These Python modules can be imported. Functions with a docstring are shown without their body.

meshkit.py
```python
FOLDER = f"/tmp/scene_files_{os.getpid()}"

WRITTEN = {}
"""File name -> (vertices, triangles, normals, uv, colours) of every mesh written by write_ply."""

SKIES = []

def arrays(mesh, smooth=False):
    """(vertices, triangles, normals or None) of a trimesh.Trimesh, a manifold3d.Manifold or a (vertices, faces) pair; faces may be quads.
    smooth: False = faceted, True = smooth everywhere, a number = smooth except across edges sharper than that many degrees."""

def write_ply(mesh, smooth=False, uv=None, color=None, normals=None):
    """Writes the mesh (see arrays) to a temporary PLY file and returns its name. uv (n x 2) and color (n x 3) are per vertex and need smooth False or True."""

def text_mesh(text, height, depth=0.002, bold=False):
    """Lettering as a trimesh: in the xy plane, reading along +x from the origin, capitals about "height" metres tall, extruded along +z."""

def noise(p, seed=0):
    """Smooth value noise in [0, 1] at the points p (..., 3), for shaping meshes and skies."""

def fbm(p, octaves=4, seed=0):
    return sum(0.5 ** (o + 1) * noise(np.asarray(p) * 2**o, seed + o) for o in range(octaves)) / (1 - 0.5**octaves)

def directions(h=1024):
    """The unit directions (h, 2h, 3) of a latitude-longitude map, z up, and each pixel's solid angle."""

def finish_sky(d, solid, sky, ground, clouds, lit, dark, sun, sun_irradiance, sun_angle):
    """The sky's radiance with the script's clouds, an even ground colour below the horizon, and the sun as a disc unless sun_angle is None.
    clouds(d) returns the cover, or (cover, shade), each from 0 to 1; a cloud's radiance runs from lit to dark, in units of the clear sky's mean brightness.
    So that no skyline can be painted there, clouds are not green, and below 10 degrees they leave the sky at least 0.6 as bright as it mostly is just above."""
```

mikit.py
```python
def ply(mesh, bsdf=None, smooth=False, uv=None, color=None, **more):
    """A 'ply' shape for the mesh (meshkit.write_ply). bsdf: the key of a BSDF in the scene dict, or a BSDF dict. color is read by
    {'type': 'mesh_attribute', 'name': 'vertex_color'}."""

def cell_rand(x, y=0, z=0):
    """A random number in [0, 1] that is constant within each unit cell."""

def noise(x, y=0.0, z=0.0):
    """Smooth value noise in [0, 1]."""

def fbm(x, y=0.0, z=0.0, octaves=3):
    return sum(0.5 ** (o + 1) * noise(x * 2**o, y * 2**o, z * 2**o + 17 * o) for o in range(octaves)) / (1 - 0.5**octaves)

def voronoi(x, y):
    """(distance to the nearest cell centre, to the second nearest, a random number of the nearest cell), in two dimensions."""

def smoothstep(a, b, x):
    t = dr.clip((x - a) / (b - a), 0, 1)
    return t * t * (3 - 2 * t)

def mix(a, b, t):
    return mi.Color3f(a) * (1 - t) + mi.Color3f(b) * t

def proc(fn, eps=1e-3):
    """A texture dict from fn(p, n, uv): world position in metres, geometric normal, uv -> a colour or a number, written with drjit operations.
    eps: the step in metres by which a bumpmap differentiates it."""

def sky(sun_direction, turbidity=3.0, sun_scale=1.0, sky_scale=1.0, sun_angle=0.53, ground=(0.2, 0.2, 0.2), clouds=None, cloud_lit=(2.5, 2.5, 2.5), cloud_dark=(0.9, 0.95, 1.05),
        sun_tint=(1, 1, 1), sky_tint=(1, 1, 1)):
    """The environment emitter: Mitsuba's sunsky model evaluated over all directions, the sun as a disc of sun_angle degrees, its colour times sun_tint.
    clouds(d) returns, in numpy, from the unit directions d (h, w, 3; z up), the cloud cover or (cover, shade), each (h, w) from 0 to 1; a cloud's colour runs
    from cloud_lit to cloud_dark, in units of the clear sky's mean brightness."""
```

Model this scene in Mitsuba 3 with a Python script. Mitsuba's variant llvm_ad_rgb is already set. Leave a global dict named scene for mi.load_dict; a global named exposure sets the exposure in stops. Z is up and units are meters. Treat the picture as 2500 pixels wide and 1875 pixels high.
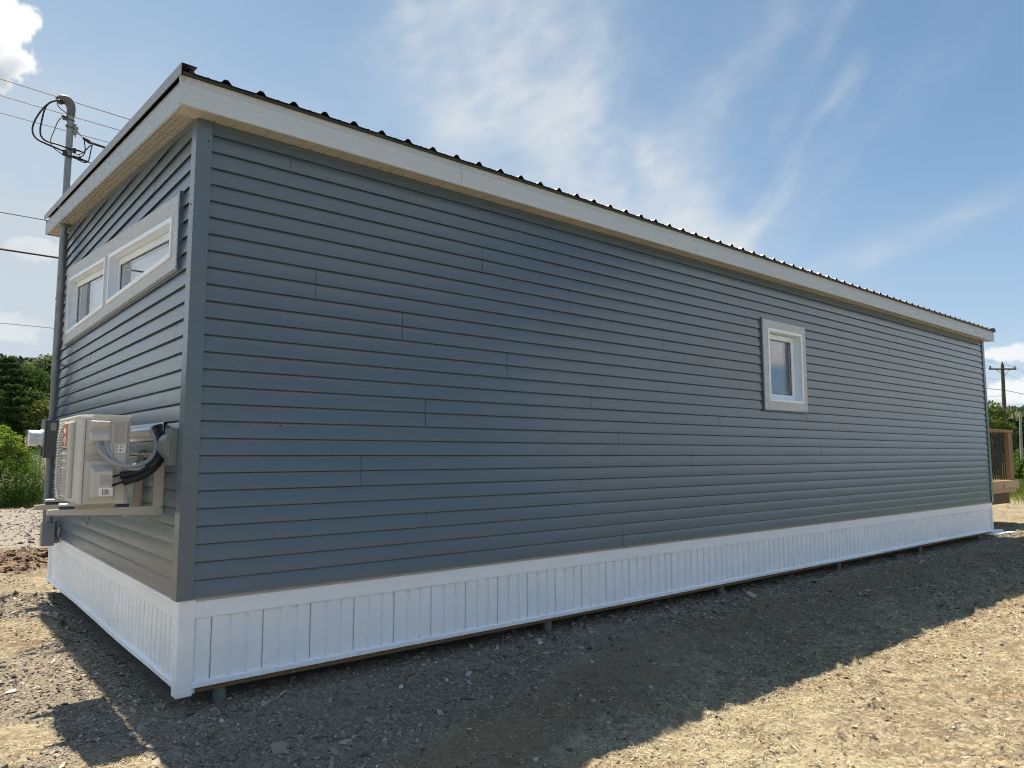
import math, numpy as np, trimesh, drjit as dr, mitsuba as mi, mikit, meshkit
from manifold3d import Manifold, CrossSection

# ---------------------------------------------------------------- camera, light, exposure
T = mi.ScalarTransform4f
CAM = np.array([-1.2404, -4.4047, 0.8144])
FWD = np.array([0.63868, 0.76329, 0.09738])
exposure = 2.42
SUN = (0.022, 0.5, 1.0)


def np_fbm(x, y, s=0, o=4):
    return meshkit.fbm(np.stack([x, y, x * 0 + s * 3.7], -1), o, s)


def smooth(a, b, v):
    t = np.clip((v - a) / (b - a), 0, 1)
    return t * t * (3 - 2 * t)


def sky_clouds(d):
    """Cirrus veils and streaks high up, cumulus lower down (azimuth from +y towards +x and elevation, in degrees)."""
    AZ = np.degrees(np.arctan2(d[..., 0], d[..., 1])); EL = np.degrees(np.arcsin(np.clip(d[..., 2], -1, 1)))
    off = np.abs(((AZ - 40 + 180) % 360) - 180)
    n3 = meshkit.fbm(np.stack([d[..., 0] * 2.3, d[..., 1] * 2.3, d[..., 2] * 3.5], -1), 5, 9)
    n4 = meshkit.fbm(np.stack([d[..., 0] * 11, d[..., 1] * 11, d[..., 2] * 15], -1), 4, 19)
    C = .42 * smooth(.45, .8, n3) * smooth(52, 90, off) * smooth(6, 25, EL) + (.35 - .15 * smooth(45, 70, off)) * (1 - smooth(0, 11, EL))
    saz = np.abs(((AZ - 2.5 + 180) % 360) - 180)
    LOW = (1 - smooth(9, 34, EL)) * (1 - smooth(13, 50, saz)) * (.6 + .75 * smooth(.3, .7, n4 * .4 + n3 * .6)) * smooth(-1, 0, EL)
    LOW = LOW + .45 * (1 - smooth(0, 24, EL)) * smooth(-1, 0, EL) * (1 - smooth(50, 110, saz))
    C = C + LOW; BR = smooth(.15, .7, LOW)
    field = smooth(.455, .54, n3 * .74 + n4 * .26 - .003 * np.maximum(EL - 30, 0)) * smooth(50, 62, off) * smooth(1, 6, EL)
    K, SH = field.copy(), n4.copy()
    sel = (off < 62) & (EL < 50)
    az, el = AZ[sel], EL[sel]
    n1 = np_fbm(az / 9 + el / 14, el / 5 - az / 30, 1, 5); n2 = np_fbm(az / 3.2, el / 2.6, 2, 5); n5 = np_fbm(az / .9, el / .8, 5, 4); n6 = np_fbm(az / .3, el / .26, 6, 2)

    def streak(a, b, w, k, fuzz=1.0):
        ax, ay = a; bx, by = b
        c = math.cos(math.radians(22))
        ux, uy = (bx - ax) * c, by - ay
        L = math.hypot(ux, uy)
        px, py = (az - ax) * c, el - ay
        t = (px * ux + py * uy) / L; s = (px * -uy + py * ux) / L
        s = s + (n1 - .5) * w * 2.2 * fuzz
        st = np_fbm(t / 5, s * 1.1 / max(w, .6) + 3, int(k * 50) + 3, 5)
        end = smooth(-1.5, 2, t) * (1 - smooth(L - 2, L + 2.5, t))
        return k * np.exp(-(s / w) ** 2) * end * (.25 + 1.35 * smooth(.25, .8, st))

    veil = streak((31, 36), (58, 13), 5.4, .66, .7) + streak((41, 37), (52, 18), 3.5, .32) + streak((33, 25), (52, 16), 2.8, .28)
    fine = streak((57, 14.5), (66.5, 26.5), .95, .34, .8) + streak((52, 20), (63, 33), 3.0, .30) + streak((60, 22), (68, 33), 1.2, .20) \
        + streak((57, 12), (79, 17.5), 1.1, .27, .7) + streak((58, 14), (76, 30), 1.8, .12) + streak((60, 10), (68, 14), 1.3, .2)
    wisp = .62 + .76 * np_fbm((az * .8 + el) / 1.7, (el - az * .45) / .75, 7, 4)
    cirrus = (.66 * veil + .52 * fine) * wisp + .09 + .10 * n1 * (1 - smooth(35, 75, az))

    def puff(a, e, ra, re, edge=.55):
        q = ((az - a) / ra) ** 2 + ((el - e) / re) ** 2
        return smooth(.26, .52, 1.05 - q + (n2 - .5) * 3.3 * edge + (n5 - .5) * 1.0 + (n6 - .5) * .5)

    cum = puff(2.6, 26.6, 3.6, 4.2)
    for a in ((8.2, 17.6, 1.5, .9), (5.9, 13.5, 1.9, 1.0, .4), (3.2, 8.2, 4, 1.4), (74.6, 6.6, 3.2, .75, .35), (74.5, 4.2, 4.2, 1.1), (80, 5.5, 3.5, 2)):
        cum = np.maximum(cum, puff(*a) * (.28 if a[1] > 7 else .6))
    fade = 1 - smooth(50, 61, off[sel])
    C[sel] += cirrus * fade; K[sel] = np.maximum(K[sel], cum * fade); SH[sel] = SH[sel] * (1 - fade) + n2 * fade
    C = np.clip(C, 0, .88)
    cover = np.clip(C + K * (1 - C * .5), 0, .97)
    return cover, np.clip(.9 * smooth(.45, .75, SH) * K + (.55 + .17 * BR) * (1 - K), 0, 1)


scene = {
    "camera": {"type": "perspective", "fov": 70.603, "fov_axis": "x", "near_clip": 0.05, "far_clip": 6000.0,
               "to_world": T().look_at(origin=CAM.tolist(), target=(CAM + FWD).tolist(), up=[0, 0, 1])},
    "daylight": mikit.sky(SUN, turbidity=3.2, sun_scale=1.16, clouds=sky_clouds, cloud_lit=(3.1, 3.1, 3.1), cloud_dark=(1.27, 1.50, 1.63), ground=(.22, .19, .14), sky_tint=(.82, 1.02, 1.03), sky_scale=.68),
}
labels = {}
rng = np.random.default_rng(7)

# ---------------------------------------------------------------- helpers


def numbered(name):
    if not any(k == name or k.startswith(name + "__") for k in list(scene) + list(labels)):
        return name
    i = 1
    while any(k == f"{name}_{i:03d}" or k.startswith(f"{name}_{i:03d}__") for k in list(scene) + list(labels)):
        i += 1
    return f"{name}_{i:03d}"


_count = {}


def new_key(parent, name):
    full = f"{parent}__{name}" if parent else name
    n = _count.get(full, -1) + 1
    _count[full] = n
    return full if n == 0 else f"{full}_{n:03d}"


def thing(name, label, cat, group=None):
    key = new_key(None, name)
    labels[key] = {"label": label, "category": cat}
    if group:
        labels[key]["group"] = group
    return key


def tag(key, label, cat=None, group=None, kind=None):
    labels[key] = {k: v for k, v in dict(label=label, category=cat, group=group, kind=kind).items() if v}
    return key


def obj(name, mesh, mat, parent=None, smooth=False, color=None, label=None, kind=None):
    key = new_key(parent, name)
    scene[key] = mikit.ply(mesh, mat, smooth=smooth, color=color)
    if label or kind:
        labels[key] = {k: v for k, v in dict(label=label, kind=kind).items() if v}
    return key


cat = trimesh.util.concatenate


def box(x0, x1, y0, y1, z0, z1, b=0.0):
    x0, x1 = sorted((x0, x1)); y0, y1 = sorted((y0, y1)); z0, z1 = sorted((z0, z1))
    if b <= 0:
        m = trimesh.creation.box((x1 - x0, y1 - y0, z1 - z0))
        m.apply_translation(((x0 + x1) / 2, (y0 + y1) / 2, (z0 + z1) / 2))
        return m
    b = min(b, (x1 - x0) * .49, (y1 - y0) * .49, (z1 - z0) * .49)
    pts = []
    for sx in (0, 1):
        for sy in (0, 1):
            for sz in (0, 1):
                c = np.array([(x0, x1)[sx], (y0, y1)[sy], (z0, z1)[sz]]); s = np.array([1 - 2 * sx, 1 - 2 * sy, 1 - 2 * sz]) * b
                for k in range(3):
                    q = c + s; q[k] = c[k]
                    pts.append(q)
    return trimesh.convex.convex_hull(np.array(pts))


def rbox(x0, x1, y0, y1, z0, z1, r, seg=3):
    """Box with rounded edges: the hull of eight spheres."""
    s = trimesh.creation.uv_sphere(r, count=[2 * seg, 4 * seg]).vertices
    pts = [s + np.array([x, y, z]) for x in (x0 + r, x1 - r) for y in (y0 + r, y1 - r) for z in (z0 + r, z1 - r)]
    return trimesh.convex.convex_hull(np.vstack(pts))


def tube(points, r, sides=8, cap=True):
    p = np.asarray(points, float)
    r = np.broadcast_to(np.asarray(r, float), (len(p),))
    t = np.gradient(p, axis=0); t /= np.linalg.norm(t, axis=1, keepdims=True) + 1e-12
    a = np.cross(t[0], [0, 0, 1.0] if abs(t[0, 2]) < .9 else [1.0, 0, 0]); a /= np.linalg.norm(a)
    ang = np.arange(sides) * 2 * np.pi / sides
    rings = []
    for i in range(len(p)):
        a = a - t[i] * (a @ t[i]); a /= np.linalg.norm(a) + 1e-12
        b = np.cross(t[i], a)
        rings.append(p[i] + r[i] * (np.cos(ang)[:, None] * a + np.sin(ang)[:, None] * b))
    v = np.vstack(rings); n = len(p)
    i, j = np.meshgrid(np.arange(n - 1), np.arange(sides), indexing="ij")
    q = np.stack([i * sides + j, i * sides + (j + 1) % sides, (i + 1) * sides + (j + 1) % sides, (i + 1) * sides + j], -1).reshape(-1, 4)
    f = np.vstack([q[:, [0, 1, 2]], q[:, [0, 2, 3]]])
    if cap:
        k = np.arange(1, sides - 1)
        f = np.vstack([f, np.stack([k * 0, k + 1, k], 1), (n - 1) * sides + np.stack([k * 0, k, k + 1], 1)])
    return trimesh.Trimesh(v, f, process=False)


def spline(pts, n=24):
    from scipy.interpolate import CubicSpline
    p = np.asarray(pts, float)
    s = np.r_[0, np.cumsum(np.linalg.norm(np.diff(p, axis=0), axis=1))]
    return CubicSpline(s, p)(np.linspace(0, s[-1], n))


def cyl(p0, p1, r, sides=16):
    return tube([p0, p1], r, sides)


def strip(profile, s0, s1, place, n=1, wob=0.0, seed=0):
    """An open sheet: profile (out, z) points swept along s; place(s, out, z) -> xyz arrays."""
    pr = np.asarray(profile, float); s = np.linspace(s0, s1, n + 1)
    S, O = np.meshgrid(s, pr[:, 0], indexing="ij"); _, Z = np.meshgrid(s, pr[:, 1], indexing="ij")
    if wob:
        O = O + wob * (meshkit.noise(np.stack([S * 1.9, Z * 2.2, S * 0 + seed], -1), 3) - .5) * 2 * (pr[:, 0] > .0005)[None, :]
    v = np.stack(place(S, O, Z), -1).reshape(-1, 3); m = len(pr)
    i, j = np.meshgrid(np.arange(n), np.arange(m - 1), indexing="ij")
    q = np.stack([i * m + j, (i + 1) * m + j, (i + 1) * m + j + 1, i * m + j + 1], -1).reshape(-1, 4)
    return trimesh.Trimesh(v, np.vstack([q[:, [0, 1, 2]], q[:, [0, 2, 3]]]), process=False)


def cut(m, normal, origin):
    """The part of an open sheet on the side the normal points to."""
    if m is None or len(m.faces) == 0:
        return None
    r = trimesh.intersections.slice_mesh_plane(m, np.asarray(normal, float), np.asarray(origin, float))
    return r if r is not None and len(r.faces) else None


def prism(poly, axis, a0, a1):
    """Solid of a simple polygon (2-D points in the two other axes, in order) along an axis."""
    from shapely.geometry import Polygon
    m = trimesh.creation.extrude_polygon(Polygon(poly), a1 - a0, engine="earcut")
    v = m.vertices.copy()
    out = np.zeros_like(v)
    o = [k for k in range(3) if k != axis]
    out[:, o[0]], out[:, o[1]], out[:, axis] = v[:, 0], v[:, 1], v[:, 2] + a0
    m2 = trimesh.Trimesh(out, m.faces, process=False)
    if m2.volume < 0:
        m2.invert()
    return m2


# ---------------------------------------------------------------- materials


def rgb(*c):
    return {"type": "rgb", "value": list(c)}


def P(color, rough=.5, metal=0.0, spec=.5, **k):
    return {"type": "twosided", "bsdf": {"type": "principled", "base_color": color if isinstance(color, dict) else rgb(*color), "roughness": rough, "metallic": metal, "specular": spec, **k}}


def bump(b, tex, scale):
    return {"type": "twosided", "bsdf": {"type": "bumpmap", "arbitrary": tex, "scale": scale, "bsdf": b["bsdf"]}}


N, F = mikit.noise, mikit.fbm


def siding_fn(p, n, uv):
    a = F(p.x * .9 + 3, p.y * .9, p.z * 2.0, 3); g = N(p.x * 5 + p.y * 5, p.z * 30)
    dust = mikit.smoothstep(.55, .9, F(p.x * 3 + p.y * 3, p.z * 5, 4.0, 3)) * .12
    c = mikit.mix((.075, .112, .149), (.086, .126, .164), a) * (.96 + .08 * g)
    return mikit.mix(c, (.20, .205, .20), dust * .5)


def white_fn(p, n, uv):
    a = F(p.x * 1.3, p.y * 1.3, p.z * 3, 3); g = N(p.x * 3 + p.y * 3, p.z * 9)
    low = mikit.smoothstep(-.36, -.55, p.z + .12 * F(p.x * 5, p.y * 5, 7, 3)) * mikit.smoothstep(.45, .8, F(p.x * 14, p.y * 14, p.z * 10, 3))
    return mikit.mix(mikit.mix((.80, .845, .89), (.84, .88, .92), a) * (.98 + .04 * g), (.42, .38, .31), low * .22)


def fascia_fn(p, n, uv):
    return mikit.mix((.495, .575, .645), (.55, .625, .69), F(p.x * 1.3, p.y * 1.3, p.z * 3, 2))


def grainboard_fn(p, n, uv):
    w = F(p.x * 6 + p.y * 6, p.z * 26, 2, 4)
    r = dr.abs(dr.sin((p.z * 30 + 5 * w) * 2))
    return mikit.mix((.40, .435, .46), (.51, .55, .575), r * .5 + .5 * F(p.x * 12 + p.y * 12, p.z * 40, 1, 2))


def grainboard_h(p, n, uv):
    w = F(p.x * 6 + p.y * 6, p.z * 26, 2, 4)
    return dr.abs(dr.sin((p.z * 30 + 5 * w) * 2)) + .6 * F(p.x * 60 + p.y * 60, p.z * 120, 1, 2)


def perforated_fn(p, n, uv):
    u = p.y / .024; v = p.x / .0165
    dx = u - dr.floor(u) - .5; dy = v - dr.floor(v) - .5
    row = mikit.cell_rand(dr.floor(p.x / .025), 3)
    hole = dr.select(((dx * dx * .8 + dy * dy * 1.6 < .06)) & (dr.abs(dr.floor(v / 2) * 2 - dr.floor(v)) < .5), 1.0, 0.0)
    return mikit.mix((.44, .43, .395), (.02, .02, .02), hole * .75)


def wood_fn(p, n, uv):
    q = dr.select(dr.abs(n.x) > .7, p.y, p.x)
    g = F(p.x * 2.5, p.y * 30, p.z * 34, 4); k = F(p.x * 3, p.y * 5, p.z * 5, 3)
    knot = mikit.smoothstep(.80, .88, N(p.x * 5 + 3, p.z * 14, p.y * 9))
    return mikit.mix(mikit.mix((.34, .255, .15), (.48, .385, .25), g), (.25, .165, .09), .45 * k) * (1 - .55 * knot)


def galv_fn(p, n, uv):
    a = F(p.x * 30, p.y * 30, p.z * 12, 4)
    return mikit.mix((.17, .185, .19), (.36, .38, .385), a)


def label_fn(p, n, uv):
    row = dr.floor(p.z / .0062); f = p.z / .0062 - row
    ink = dr.select((f < .55) & (mikit.cell_rand(row, dr.floor(p.x / .0021), 4) < .62) & (mikit.cell_rand(row, 9) < .86), 1.0, 0.0)
    return mikit.mix((.44, .43, .40), (.20, .20, .19), ink * .8)


def barcode_fn(p, n, uv):
    bar = dr.select(mikit.cell_rand(dr.floor(p.x / .0013), 2) < .5, 1.0, 0.0)
    inside = dr.select(F(0, 0, 0, 1) > -1, 1.0, 0.0)
    gap = dr.select(dr.abs((p.z - .6045) / .016) < 1, 1.0, dr.select(dr.abs((p.z - .861) / .0075) < 1, 1.0, dr.select(dr.abs((p.z - .840) / .0075) < 1, 1.0, 0.0)))
    side = dr.select(dr.abs(p.x + .285) < .023, 1.0, dr.select(dr.abs(p.x + .358) < .027, 1.0, 0.0))
    return mikit.mix((.78, .79, .80), (.07, .07, .08), bar * gap * side * inside)


# ground zones, for the material (drjit) and for what is scattered (numpy)
def near_soil(x, y, edge, w1, w2, S):
    return .8 * S(-1.15, -.45, y - edge + 1.1 * w1 + .9 * w2)


def zones(x, y, n, S, mn, mx):
    """(gravel, straw cover, bare brown dirt, drive gravel, grass) weights at x, y."""
    w1 = n(x * 1.7, y * 1.7, 5.0) - .5; w2 = n(x * 5.0, y * 5.0, 9.0) - .5
    edge = -1.45 + .95 * S(.2, 3.4, x) + .18 * S(3.4, 7.0, x) + .30 * w1 + .16 * w2
    near = S(-.16, .16, y - edge)
    e = w1 * .7 + w2 * .35
    patch = S(.12, -.12, ((x + .75) / .55) * ((x + .75) / .55) + ((y - 2.65) / .8) * ((y - 2.65) / .8) - 1 + e) \
        + S(.15, -.15, ((x + .95) / .38) * ((x + .95) / .38) + ((y - .05) / .42) * ((y - .05) / .42) - 1 + e) \
        + .8 * S(.2, -.2, ((x + .45) / .22) * ((x + .45) / .22) + ((y + .62) / .2) * ((y + .62) / .2) - 1 + e)
    beyond = S(4.4, 5.0, y + e) * (1 - S(8.6, 9.3, y + e * .5))
    soil = near_soil(x, y, edge, w1, w2, S) * S(-.4, .6, x) * (1 - near)
    dirt = mx(S(6.1, 6.8, y + e) * (1 - S(8.4, 9.0, y + e)), mx(soil, .75 * S(-5.2, -7.5, y + e)))
    drive = S(8.5, 9.2, y + e) * (1 - S(18.2, 19.4, y)) * S(13.0, 8.0, x)
    drive2 = S(22.5, 24.0, y) * (1 - S(33.0, 36.0, y)) * S(14.0, 8.0, x)
    right = S(13.6, 14.6, x + e)
    grass = S(21.5, 26.0, x + 2.5 * e) * S(26.0, 30.0, x + y * .2 + 2) + S(18.0, 19.2, y) * (1 - drive2)
    gravel = mx(near * (1 - mn(patch, 1.0)) * (1 - beyond) * (1 - right * S(.9, .3, y - x * 0 + e * .5) * 0 - right * .9), drive + drive2)
    straw = (1 - gravel) * (1 - dirt)
    return gravel, straw, dirt, mx(drive, drive2), mn(grass, 1.0)


def ground_fn(p, n, uv):
    g, s, d, dv, gr = zones(p.x, p.y, lambda a, b, c: N(a, b, c), mikit.smoothstep, dr.minimum, dr.maximum)
    v1 = F(p.x * 9, p.y * 9, 2, 4); v2 = F(p.x * 45, p.y * 45, 3, 3); v3 = F(p.x * 1.1, p.y * 1.1, 8, 3)
    f1, f2, cr = mikit.voronoi(p.x * 34, p.y * 34)
    gc = mikit.mix((.125, .112, .090), (.31, .285, .232), .55 * v2 + .45 * cr) * (.55 + .45 * mikit.smoothstep(.02, .22, f2 - f1))
    gc = mikit.mix(gc, (.21, .185, .14), mikit.smoothstep(.42, .68, v1) * .6)
    gc = mikit.mix(gc, (.30, .285, .255), dv * .75)
    sc = mikit.mix((.145, .124, .086), (.345, .310, .220), mikit.smoothstep(.25, .72, .6 * v2 + .4 * v1))
    sc = mikit.mix(sc, (.105, .084, .055), mikit.smoothstep(.48, .70, v1) * .70)
    sc = mikit.mix(sc, (.37, .35, .24), mikit.smoothstep(.45, .75, v3) * .35)
    dc = mikit.mix((.105, .080, .052), (.25, .198, .130), v1 * .6 + v2 * .4)
    c = mikit.mix(mikit.mix(sc, dc, d), gc, mikit.smoothstep(.25, .75, g + .5 * (v2 - .5)))
    return mikit.mix(c, mikit.mix((.07, .095, .025), (.15, .17, .05), v1), gr)


def ground_bump(p, n, uv):
    f1, f2, cr = mikit.voronoi(p.x * 34, p.y * 34)
    return F(p.x * 30, p.y * 30, 1, 4) * .7 + .3 * mikit.smoothstep(0, .3, f2 - f1)


VC = {"type": "mesh_attribute", "name": "vertex_color"}
scene.update({
    "m_siding": P(mikit.proc(siding_fn), .24, spec=.65),
    "m_white": P(mikit.proc(white_fn), .42),
    "m_soffit": P((.42, .41, .38), .5),
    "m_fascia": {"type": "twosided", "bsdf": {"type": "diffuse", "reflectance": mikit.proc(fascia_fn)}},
    "m_perforated": {"type": "twosided", "bsdf": {"type": "diffuse", "reflectance": mikit.proc(perforated_fn)}},
    "m_board": bump(P(mikit.proc(grainboard_fn), .55), mikit.proc(grainboard_h), .0012),
    "m_pvc": P((.71, .785, .85), .32),
    "m_dark": P((.012, .012, .012), .8),
    "m_inside": P((.30, .29, .27), .8),
    "m_roof": P((.020, .022, .023), .38),
    "m_rake": P((.16, .18, .20), .36),
    "m_wood": P(mikit.proc(wood_fn), .65),
    "m_beam": P((.085, .052, .032), .75),
    "m_black": P((.012, .012, .014), .4),
    "m_seal": P((.085, .09, .095), .6),
    "m_seam": P((.20, .19, .165), .5),
    "m_foam": P((.010, .011, .013), .62),
    "m_galv": P(mikit.proc(galv_fn), .45, metal=.4),
    "m_greypvc": P((.20, .215, .235), .42),
    "m_greyhose": P((.30, .335, .37), .35),
    "m_boxgrey": P((.085, .10, .105), .45),
    "m_disc": P((.155, .185, .185), .4),
    "m_case": P((.50, .49, .455), .36),
    "m_bracket": P((.48, .465, .43), .42),
    "m_wire": P((.70, .69, .66), .3),
    "m_plate": P((.33, .335, .35), .35),
    "m_blue": P((.012, .028, .12), .45),
    "m_orange": P((.56, .095, .02), .4),
    "m_linecover": P((.62, .66, .70), .25, spec=.6),
    "m_label": P(mikit.proc(label_fn), .5),
    "m_barcode": P(mikit.proc(barcode_fn), .4),
    "m_hood": P((.13, .14, .13), .5),
    "m_sill": P((.17, .11, .062), .75),
    "m_brown": P((.19, .115, .062), .6),
    "m_pole": P((.105, .085, .068), .85),
    "m_palepole": P((.34, .32, .29), .8),
    "m_porcelain": P((.12, .10, .09), .3),
    "m_cable": P((.02, .02, .022), .5),
    "m_pier": P((.13, .145, .135), .6),
    "m_steel": P((.45, .44, .42), .35, metal=.8),
    "m_ground": bump(P(mikit.proc(ground_fn), .9, spec=.2), mikit.proc(ground_bump, eps=.004), .018),
    "m_stone": P(VC, .72, spec=.35),
    "m_straw": P(VC, .7, spec=.25),
    "m_bark": P((.10, .075, .055), .9),
    "m_leaf": {"type": "principledthin", "base_color": VC, "roughness": .5, "diff_trans": .75, "spec_trans": 0.0},
    "m_hill": P((.035, .05, .022), .95, spec=.1),
    "m_pane": {"type": "thindielectric", "int_ior": 1.52},
    "m_meterglass": {"type": "thindielectric", "int_ior": 1.5},
})

# ---------------------------------------------------------------- the house
H = .1016                      # one siding course
LX = 13.28                     # long wall ends at the post's near edge
L, W = 13.35, 4.72             # outer length and width of the walls
SL = .0967                     # the roof rises towards the back
OV = .147                      # overhang at eave and rakes
YB = 5.32                      # back edge of the roof
zs = lambda y: 2.8345 + SL * y  # underside of the rake soffit
home = thing("mini_home", "long blue-grey clapboard home with white skirting and dark ribbed metal roof", "house")

# wall cores, with the window openings left free
WIN = (6.203, 6.965, 1.414, 2.257)                       # x0 x1 z0 z1
wz = lambda y: 2.303 + .0855 * (y - .353)               # head of the slanted end windows
EW = ((.353, 2.222), (2.367, 4.172))                    # y ranges
EZ = 2.045


def slab_front():
    x0, x1, z0, z1 = WIN
    b = [box(.01, x0 - .02, .006, .14, .0, 2.86), box(x1 + .02, L - .02, .006, .14, .0, 2.86), box(x0 - .02, x1 + .02, .006, .14, .0, z0 - .02), box(x0 - .02, x1 + .02, .006, .14, z1 + .02, 2.86)]
    return cat(b)


def slab_end():
    ys = [.15, EW[0][0] - .02, EW[0][1] + .02, EW[1][0] - .02, EW[1][1] + .02, W - .02]
    m = []
    for i in range(5):
        a, b = ys[i], ys[i + 1]
        top = lambda y: 2.84 + SL * y
        if i in (1, 3):
            m.append(prism([(a, .0), (b, .0), (b, EZ - .02), (a, EZ - .02)], 0, .006, .14))
            m.append(prism([(a, wz(a) + .02), (b, wz(b) + .02), (b, top(b)), (a, top(a))], 0, .006, .14))
        else:
            m.append(prism([(a, .0), (b, .0), (b, top(b)), (a, top(a))], 0, .006, .14))
    return cat(m)


wall = obj("wall", slab_front(), "m_dark", home)
wall_e = obj("wall", slab_end(), "m_dark", home)
obj("wall", box(.15, L - .15, W - .14, W, -.1, 3.25), "m_siding", home)
obj("wall", prism([(.15, -.1), (W - .15, -.1), (W - .15, 2.83 + SL * (W - .15)), (.15, 2.83 + SL * .15)], 0, L - .14, L), "m_siding", home)
obj("floor", box(.16, L - .16, .16, W - .16, -.12, -.02), "m_inside", home)
obj("ceiling", prism([(.16, 2.72), (W - .16, 3.1), (W - .16, 3.14), (.16, 2.76)], 0, .16, L - .16), "m_inside", home)
obj("inner_lining", cat([box(.145, .155, .16, EW[0][0] - .03, 0, 2.72), box(.16, 6.1, .145, .155, 0, 2.7), box(7.05, L - .16, .145, .155, 0, 2.7), box(.16, L - .16, W - .16, W - .15, 0, 2.9)]), "m_inside", home)

front = lambda s, o, z: (s, -o, z)
end = lambda s, o, z: (-o, s, z)


def course(z0, zcap=None):
    pr = [(.0010, z0 + .024), (.0132, z0 + .021), (.0134, z0), (.0150, z0), (.0137, z0 + .018), (.0112, z0 + .042), (.0080, z0 + .066), (.0046, z0 + .086), (.0022, z0 + H - .006), (-.0025, z0 + H + .001), (-.0030, z0 + H + .022)]
    return pr


def panel(row, s0, s1, place, seed):
    n = max(2, int((s1 - s0) / .22))
    w = .0016
    return cat([strip(course((2 * row + c) * H), s0, s1, place, n, w, seed + .5 * c) for c in (0, 1)])


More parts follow.
